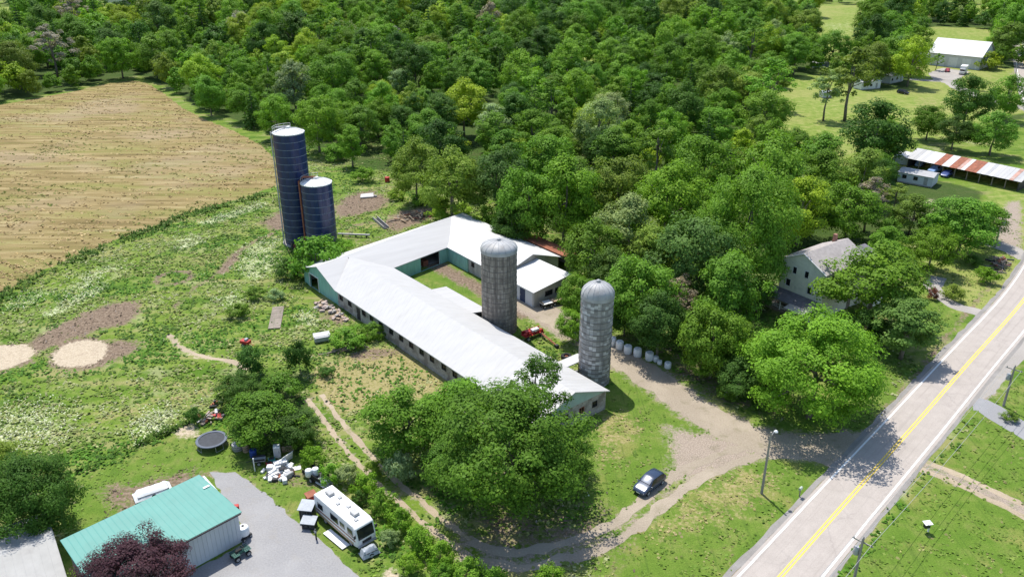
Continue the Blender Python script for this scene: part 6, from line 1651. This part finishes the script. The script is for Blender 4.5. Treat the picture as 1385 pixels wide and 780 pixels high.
o = thing('red_box', 'dark red box between the coop and the motorhome tail', 'box', G(422, 684), R(40)); mb = MB(); mb.box((0, 0, .8), (1.0, .7, 1.6)); mb.build('casing', M['red'], o, bevel=.04); mb = MB(); mb.slab([(-.6, -.5, 1.68), (.6, -.5, 1.68), (.6, .4, 1.85), (-.6, .4, 1.85)], .06); mb.build('lid', M['rust'], o)
o = thing('post', 'dark post at the yard edge beside the smaller coop', 'post', G(428, 729)); mb = MB(); mb.box((0, 0, .7), (.14, .14, 1.4)); mb.build('shaft', M['dark_trim'], o); mb = MB(); mb.box((0, -.09, 1.1), (.22, .06, .3)); mb.build('plate', M['grey_metal'], o)
o = thing('white_ramp', 'long white board lying in the grass beside the motorhome', 'board', G(455, 730, 0), R(-44)); mb = MB(); mb.box((0, 0, .16), (3.5, .95, .07)); mb.build('panel', M['white'], o)
for k in (-1.2, 0, 1.2):
    q = MB(); q.box((k, 0, .06), (.1, .9, .1)); q.build('batten', M['wood'], o)
# quad bike by the shed
o = thing('quad_bike', 'dark green quad bike on the gravel beside the teal-roofed shed', 'quad bike', G(326, 752), R(48))
gm = worn('quad_green', (.03, .11, .09), .35, .15, 3)
mb = MB(); mb.prism([(-.35, -.2), (.4, -.24), (.4, .24), (-.35, .2)], .5, .85); mb.build('body', gm, o, bevel=.06)
for x in (-.62, .62):
    mb = MB(); mb.slab([(x - .36, -.58, .78), (x + .36, -.58, .78), (x + .36, .58, .78), (x - .36, .58, .78)], .07); mb.build('fender', gm, o, bevel=.03)
    mb = MB()
    for k in (-.3, -.1, .1, .3): mb.tube([(x + k, -.38, .92), (x + k, .38, .92)], .018, 4)
    mb.tube([(x - .32, -.38, .92), (x + .32, -.38, .92)], .02, 4); mb.tube([(x - .32, .38, .92), (x + .32, .38, .92)], .02, 4); mb.build('rack', M['black'], o)
    for s in (-1, 1): wheel(o, x, s * .48, .3, .24)
mb = MB(); mb.box((-.15, 0, .93), (.7, .32, .14)); mb.build('seat', M['black'], o, bevel=.05)
mb = MB(); mb.tube([(.42, 0, .85), (.3, 0, 1.15)], .04, 5); mb.tube([(.28, -.38, 1.18), (.3, 0, 1.15), (.28, .38, 1.18)], .025, 5); mb.build('handlebar', M['dark_trim'], o)
for s in (-.2, .2):
    q = MB(); q.box((.98, s, .7), (.06, .16, .12)); q.build('headlight', M['lens'], o)
o = thing('water_tank', 'white plastic tank on a dark cart at the corner of the teal-roofed shed', 'tank', G(331, 727), R(60))
mb = MB(); mb.lathe([(.05, 0), (.42, .05), (.6, .2), (.62, .9), (.5, 1.1), (.2, 1.2)], 14, (0, 0, .4), cap1=True); mb.build('tank', M['white_plastic'], o, smooth=True)
mb = MB(); mb.lathe([(.14, 1.6), (.14, 1.68)], 10, cap1=True); mb.build('lid', M['dark_trim'], o)
mb = MB(); mb.box((0, 0, .33), (1.3, .9, .12)); mb.build('deck', M['dark_trim'], o)
for k in (-.45, .45):
    for s in (-1, 1): wheel(o, k, s * .45, .2, .12)
o = thing('garden_machine', 'small red garden machine at the far corner of the teal-roofed shed', 'garden machine', G(319, 690), R(20))
mb = MB(); mb.prism([(-.4, -.3), (.4, -.25), (.4, .25), (-.4, .3)], .3, .7); mb.build('body', M['red'], o, bevel=.06)
mb = MB(); mb.tube([(-.4, -.25, .6), (-1.0, -.25, 1.1), (-1.0, .25, 1.1), (-.4, .25, .6)], .03, 5); mb.build('handle', worn('orange', (.6, .25, .06), .5, .1, 3), o)
for s in (-1, 1): wheel(o, .15, s * .34, .22, .12)

# ------------------------------------------------------------------ poles, wires, boxes by the road
WIRES = {}
def pole(label, base, H, lamp=None, arm=True, tf=True, rz=0.0):
    o = thing('utility_pole', label, 'utility pole', base, rz)
    mb = MB(); mb.tube([(0, 0, -.2), (0, 0, H)], [.17, .11], 8); mb.build('shaft', M['pole'], o, smooth=True)
    if arm:
        mb = MB(); mb.box((0, 0, H - .5), (2.0, .1, .12)); mb.build('crossarm', M['pole'], o)
        for x in (-.85, 0, .85):
            q = MB(); q.lathe([(.05, 0), (.07, .06), (.03, .16)], 8, (x, 0, H - .44 if x else H), cap1=True); q.build('insulator', M['dark_trim'], o)
    if tf:
        mb = MB(); mb.lathe([(.24, 0), (.27, .05), (.27, .8), (.2, .9)], 12, (.4, 0, H - 2.2), cap0=True, cap1=True); mb.build('transformer', M['grey_metal'], o, smooth=True)
    if lamp:
        mb = MB(); mb.tube([(0, 0, H - .6), (lamp[0] * .6, lamp[1] * .6, H - .2), (lamp[0], lamp[1], H - .2)], .035, 5); mb.build('lamp_arm', M['galv'], o)
        mb = MB(); mb.lathe([(.12, .1), (.24, -.05), (.2, -.15)], 10, (lamp[0], lamp[1], H - .22), cap0=True, cap1=True); mb.build('lamp_head', M['white_plastic'], o)
    return o
pb = G(1030, 667); ph = top_z(pb, 584)
pole('weathered pole with a lamp at its top on the grass island by the lane mouth', pb, ph, (.7, .5), arm=False, tf=False)
qa = G(1357, 549); qh = top_z(qa, 495)
def drop(u, v, H):
    p = G(u, v, H); p.z = 0; return p
qb = drop(1168, 727, qh + .3); qc = G(1346, 334); qd = qb + (qb - qa); qe = G(1364, 138); 
rzr = math.atan2(qa.y - qb.y, qa.x - qb.x) + math.pi / 2
pole('dark pole on the right edge by the grey asphalt driveway', qa, qh, rz=rzr)
pole('pole rising at the bottom edge on the grass right of the road', qb, qh + .3, rz=rzr)
pole('pole beside the gravel pull-off at the upper right', qc, top_z(qc, 290), arm=False, tf=True)
pole('thin pole beside the far drive mouth at the upper right', qe, top_z(qe, 92), arm=True, tf=False, rz=R(60))
def wire(label, a, b, sag=.6, r=.012):
    o = thing('power_line', label, 'wire', (0, 0, 0)); mb = MB(); pts = []
    a = Vector(a); b = Vector(b)
    for k in range(13):
        f = k / 12; p = a.lerp(b, f); p.z -= sag * 4 * f * (1 - f); pts.append(p)
    mb.tube(pts, r, 4); w = mb.build('power_line', M['galv'], None); bpy.data.objects.remove(o); tag(w, label, 'wire', 'power lines beside the road'); return w
d_ = (qa - qb).normalized(); nn = Vector((-d_.y, d_.x, 0))
wd = {-.85: 'power line on the road side of the roadside poles', 0: 'middle and highest power line between the roadside poles', .85: 'power line on the lawn side of the roadside poles'}
for x in (-.85, 0, .85):
    z = -.3 if x else .15
    wire(wd[x] + ', upper span', qb + nn * -x + Vector((0, 0, qh + .3 + z)), qa + nn * -x + Vector((0, 0, qh + z)), .7, .022)
    wire(wd[x] + ', lower span', qd + nn * -x + Vector((0, 0, qh + .6 + z)), qb + nn * -x + Vector((0, 0, qh + .3 + z)), .7, .022)
o = thing('mailbox', 'pale green mailbox on a post at the lane mouth', 'mailbox', G(1081, 671), R(45))
mb = MB(); mb.box((0, 0, .5), (.1, .1, 1.0)); mb.build('post', M['wood'], o)
mb = MB(); mb.box((0, 0, 1.1), (.5, .28, .2)); mb.tube([(-.25, 0, 1.18), (.25, 0, 1.18)], .14, 8); mb.build('box', worn('pale_green_paint', (.45, .52, .42), .5, .1, 3), o)
mb = MB(); mb.box((.27, 0, 1.14), (.03, .26, .26)); mb.build('door', M['grey_metal'], o)
o = thing('utility_box', 'small dark box on a white post standing in the right lawn', 'utility box', G(1252, 719), R(10))
mb = MB(); mb.box((.25, 0, .6), (.14, .14, 1.2)); mb.build('post', M['white'], o)
mb = MB(); mb.box((-.1, -.05, .95), (.6, .42, .5)); mb.build('cabinet', M['dark_trim'], o, bevel=.03)
mb = MB(); mb.slab([(-.5, -.35, 1.26), (.4, -.35, 1.26), (.4, .3, 1.34), (-.5, .3, 1.34)], .04); mb.build('lid', M['white'], o)
o = thing('grill_cart', 'reddish farm implement on the far lawn nearest the upper road', 'farm implement', G(1367, 114), R(20))
mb = MB(); mb.box((0, 0, .9), (2.2, 1.2, .7)); mb.build('hopper', M['rust'], o, bevel=.08)
for s in (-1, 1): wheel(o, 0, s * .8, .4, .2)
mb = MB(); mb.tube([(1.1, 0, .6), (2.2, 0, .3)], .06, 5); mb.build('drawbar', M['dark_trim'], o)

# ------------------------------------------------------------------ grass, weeds and flowers that stand up
BUILT = [GP(p) for p in ([(405, 410), (455, 350), (640, 288), (765, 360), (765, 402), (660, 440), (830, 540), (780, 570), (640, 545), (455, 410)], [(60, 760), (268, 655), (335, 735), (262, 775), (60, 820)], [(0, 780), (0, 740), (80, 735), (100, 790)])]
def sow(n, seed, x0, x1, y0, y1):
    rs = np.random.RandomState(seed)
    y = y0 + (y1 - y0) * rs.random(n) ** 1.25; x = rs.uniform(x0, x1, n)
    k = np.abs(x) < .66 * (y * .91 + 25) + 2
    x, y = x[k], y[k]; m = masks(x, y)
    blocked = (ldist(ROAD, x, y) < 4.4) | (ldist(catmull(GP(LANE), 2.0), x, y) < 2.4) | (pdist(GP(YARD), x, y) < .2)
    ll_ = catmull(GP(LANE_C), 2.0)
    for o in (-1.1, 1.1): blocked |= ldist(offset(ll_, o), x, y) < .8
    for d_ in (DRIVE_A, DRIVE_H, DRIVE_P, DRIVE_F): blocked |= ldist(catmull(GP(d_), 2.0), x, y) < 2.2
    for b in BUILT: blocked |= pdist(b, x, y) < 0
    return rs, x, y, m, ~blocked
def tufts(name, label, rs, x, y, h, w, col, blades=5, kind='stuff'):
    n = len(x); N = n * blades
    X = np.repeat(x, blades); Y = np.repeat(y, blades); Hh = np.repeat(h, blades) * rs.uniform(.6, 1.25, N); Ww = np.repeat(w, blades) * rs.uniform(.6, 1.3, N)
    a = rs.uniform(0, 2 * np.pi, N); lean = rs.uniform(.6, 1.8, N) * Hh
    cx = X + rs.normal(0, 1, N) * Ww * .7; cy = Y + rs.normal(0, 1, N) * Ww * .7
    b = a + np.pi / 2
    p0 = np.stack([cx - np.cos(b) * Ww * .5, cy - np.sin(b) * Ww * .5, np.zeros(N)], 1)
    p1 = np.stack([cx + np.cos(b) * Ww * .5, cy + np.sin(b) * Ww * .5, np.zeros(N)], 1)
    p2 = np.stack([cx + np.cos(a) * lean, cy + np.sin(a) * lean, Hh], 1)
    co = np.stack([p0, p1, p2], 1).reshape(-1, 3)
    me = np_mesh(name, co, np.arange(N * 3).reshape(-1, 3))
    cc = np.repeat(np.repeat(col, blades, 0) * rs.uniform(.75, 1.25, (N, 1)), 3, 0)
    at = me.attributes.new('col', 'FLOAT_COLOR', 'POINT')
    at.data.foreach_set('color', np.concatenate([cc, np.ones((len(cc), 1))], 1).astype(np.float32).reshape(-1))
    me.materials.append(M['blade'])
    return tag(link(name, me), label, None, None, kind)
def pick(rs, n, cols, w):
    c = np.array(cols)[rs.choice(len(cols), n, p=np.array(w) / sum(w))]
    return c * rs.uniform(.85, 1.15, (n, 1))
def lumps(x, y, s, ph):
    return np.sin(x * s + ph + 1.7 * np.sin(y * s * .7 + ph)) * np.cos(y * s * 1.1 - ph + 1.3 * np.sin(x * s * .6))
# meadow
rs, x, y, m, ok = sow(240000, 101, -150, 60, 50, 235)
bare = np.maximum.reduce([m['dirt'], m['sand'] * 2, m['gravel'] * 2, m['hay']])
dens = (1 - m['lawn']) * (1 - np.clip(bare * 1.4, 0, 1)) * (1 - .7 * m['dark']) * (1 - .75 * m['dry']) * (.5 + .5 * (lumps(x, y, .21, .4) + lumps(x, y, .53, 2.) > -.25))
k = ok & (rs.random(len(x)) < dens * .4)
tk = np.ones(len(x), bool)
for o in (-.97, .97): tk &= ldist(offset(twl, o), x, y) > .55
tk &= ldist(catmull(GP([(228, 452), (243, 468), (272, 481), (312, 488), (335, 500)]), 2.0), x, y) > .7
k &= tk
xx, yy = x[k], y[k]; n = len(xx); wv = lumps(xx, yy, .12, 3.) + .6 * lumps(xx, yy, .37, 1.)
c1 = pick(rs, n, [(.13, .185, .03), (.18, .225, .045), (.085, .14, .02), (.26, .25, .095), (.31, .285, .14)], [4, 3, 2, 3, 1.5]); c2 = pick(rs, n, [(.062, .115, .016), (.085, .15, .02), (.12, .18, .028)], [3, 3, 2])
xr = xx * math.cos(R(33)) + yy * math.sin(R(33)); yr = -xx * math.sin(R(33)) + yy * math.cos(R(33))
band = np.sin(yr * .21 + 1.6 * np.sin(xr * .045 + .5)) + .8 * np.sin(yr * .47 + 1.9 * np.sin(xr * .06)) + .5 * wv
col = np.where((wv > .35)[:, None], c2, c1)
col = np.where((band > .55)[:, None], pick(rs, n, [(.075, .165, .014), (.10, .20, .02), (.06, .125, .014)], [3, 2, 2]), col)
col = np.where((band < -.75)[:, None], pick(rs, n, [(.25, .26, .09), (.19, .23, .06), (.33, .31, .17)], [3, 3, 2]), col)
col = col * np.array([.95, 1.08, .95])
MEADOW = (xx, yy, col)
# pale flower heads
k = ok & (rs.random(len(x)) < np.clip(m['flower'] * 1.25 - .1, 0, 1) * (.35 + .65 * (lumps(x, y, .9, .3) > -.1)) * .95 + .004 * (1 - m['lawn']) * (bare < .2) * (1 - m['dark']))
xx, yy = x[k], y[k]; n = len(xx)
def caps(name, label, rs, xx, yy, per, z0, z1, sz, cols, w):
    n = len(xx); N = n * per; X = np.repeat(xx, per) + rs.normal(0, .3, N); Y = np.repeat(yy, per) + rs.normal(0, .3, N); Z = rs.uniform(z0, z1, N); s = rs.uniform(sz * .5, sz * 1.4, N)
    a = rs.uniform(0, 6.28, N); tx = rs.normal(0, .3, N); ty = rs.normal(0, .3, N); co = []
    for q in range(4):
        dx = np.cos(a + q * np.pi / 2) * s; dy = np.sin(a + q * np.pi / 2) * s; co.append(np.stack([X + dx, Y + dy, Z + tx * dx + ty * dy], 1))
    me = np_mesh(name, np.stack(co, 1).reshape(-1, 3), np.arange(N * 4).reshape(-1, 4))
    cc = np.repeat(pick(rs, N, cols, w) if cols else np.repeat(w, per, 0) * rs.uniform(.75, 1.25, (N, 1)), 4, 0); at = me.attributes.new('col', 'FLOAT_COLOR', 'POINT')
    at.data.foreach_set('color', np.concatenate([cc, np.ones((len(cc), 1))], 1).astype(np.float32).reshape(-1)); me.materials.append(M['blade'])
    return tag(link(name, me), label, None, None, 'stuff')
caps('wildflowers', 'drifts of pale white flower heads in the meadow', rs, xx, yy, 4, .2, .5, .085, [(.62, .64, .46), (.46, .50, .28), (.28, .34, .11)], [2, 3, 2])
caps('meadow_grass', 'rough green meadow grass and weeds', rs, MEADOW[0], MEADOW[1], 4, .02, .17, .19, None, MEADOW[2])
# stubble of the hay field
rs, x, y, m, ok = sow(200000, 102, -190, -30, 110, 330)
k = ok & (m['hay'] > .55); x, y = x[k], y[k]
row = np.sin((x * math.sin(R(27)) + y * math.cos(R(27))) * 1.9 + 1.2 * lumps(x, y, .08, 1.)) + .9 * lumps(x, y, .16, 2.)
k = rs.random(len(x)) < np.clip(.05 + .12 * row, .0, .35); x, y = x[k], y[k]; n = len(x)
gv = lumps(x, y, .06, .7) > .45
col = np.where(gv[:, None], pick(rs, n, [(.20, .20, .05), (.13, .16, .03), (.32, .26, .1)], [2, 1, 2]), pick(rs, n, [(.36, .26, .11), (.46, .35, .17), (.26, .18, .08), (.2, .2, .05)], [4, 3, 2, 1]))
caps('hay_stubble', 'tan cut hay lying in uneven rows', rs, x, y, 3, .02, .10, .24, None, col * .98)
# hedge of tall dark weeds along the field edge and lawn edge
line1 = catmull(GP([(-100, 452), (0, 402), (60, 369), (120, 343), (200, 312), (262, 289), (330, 272), (376, 258)]), 1.0); line2 = catmull(GP([(96, 640), (150, 616), (235, 581), (262, 566)]), 1.0)
rs = np.random.RandomState(103); xs_, ys_, hs_ = [], [], []
for ln, nn_, sp, hh in ((line1, 11, 1.3, (.3, 1.1)), (line2, 16, .3, (.4, .9))):
    for p in ln:
        c = max(2, int(nn_ * (.55 + .45 * math.sin(p.x * .5 + 2 * math.sin(p.y * .21)))))
        xs_ += list(p.x + rs.normal(0, sp, c)); ys_ += list(p.y + rs.normal(0, sp, c)); hs_ += list(rs.uniform(*hh, c) * .7)
n = len(xs_)
tufts('tall_weeds', 'tall dark weeds in a strip along the field edge', rs, np.array(xs_), np.array(ys_), np.array(hs_), rs.uniform(.2, .4, n), pick(rs, n, [(.05, .105, .016), (.075, .15, .022), (.12, .20, .03)], [2, 3, 2]), 5)
# lawn and thin grass
rs, x, y, m, ok = sow(150000, 104, -60, 110, 50, 170)
bare = np.maximum.reduce([m['dirt'] * .8, m['sand'], m['gravel'], m['hay']])
k = ok & (rs.random(len(x)) < np.maximum(m['lawn'], m['dry']) * (1 - bare) * (1 - .8 * m['dark']) * (.35 + .65 * (lumps(x, y, .4, 1.) + .7 * lumps(x, y, 1.1, .2) > .0)) * .2)
xx, yy = x[k], y[k]; n = len(xx); dv_ = m['dry'][k] > .35
col = np.where(dv_[:, None], pick(rs, n, [(.26, .24, .09), (.18, .2, .05), (.34, .29, .14)], [3, 2, 2]), pick(rs, n, [(.115, .19, .026), (.10, .17, .022), (.15, .21, .04), (.22, .22, .08)], [4, 2, 2, .8]))
caps('lawn_grass', 'short uneven lawn grass', rs, xx, yy, 3, .01, .07, .16, None, col * 1.1)
# stones on the bare ground
rs, x, y, m, ok = sow(90000, 105, -140, 60, 50, 190)
k = (rs.random(len(x)) < np.clip(m['dirt'] - m['gravel'], 0, 1) * .35) & (m['sand'] < .4); x, y = x[k], y[k]; n = len(x)
for b in BUILT:
    q = pdist(b, x, y) > 0; x, y = x[q], y[q]
n = len(x)
tufts('clods', 'loose clods and stones on the bare earth', rs, x, y, rs.uniform(.06, .22, n), rs.uniform(.14, .34, n), pick(rs, n, [(.16, .12, .085), (.27, .21, .16), (.36, .30, .25), (.1, .075, .055), (.12, .15, .04)], [3, 3, 1, 2, 1.2]), 3)
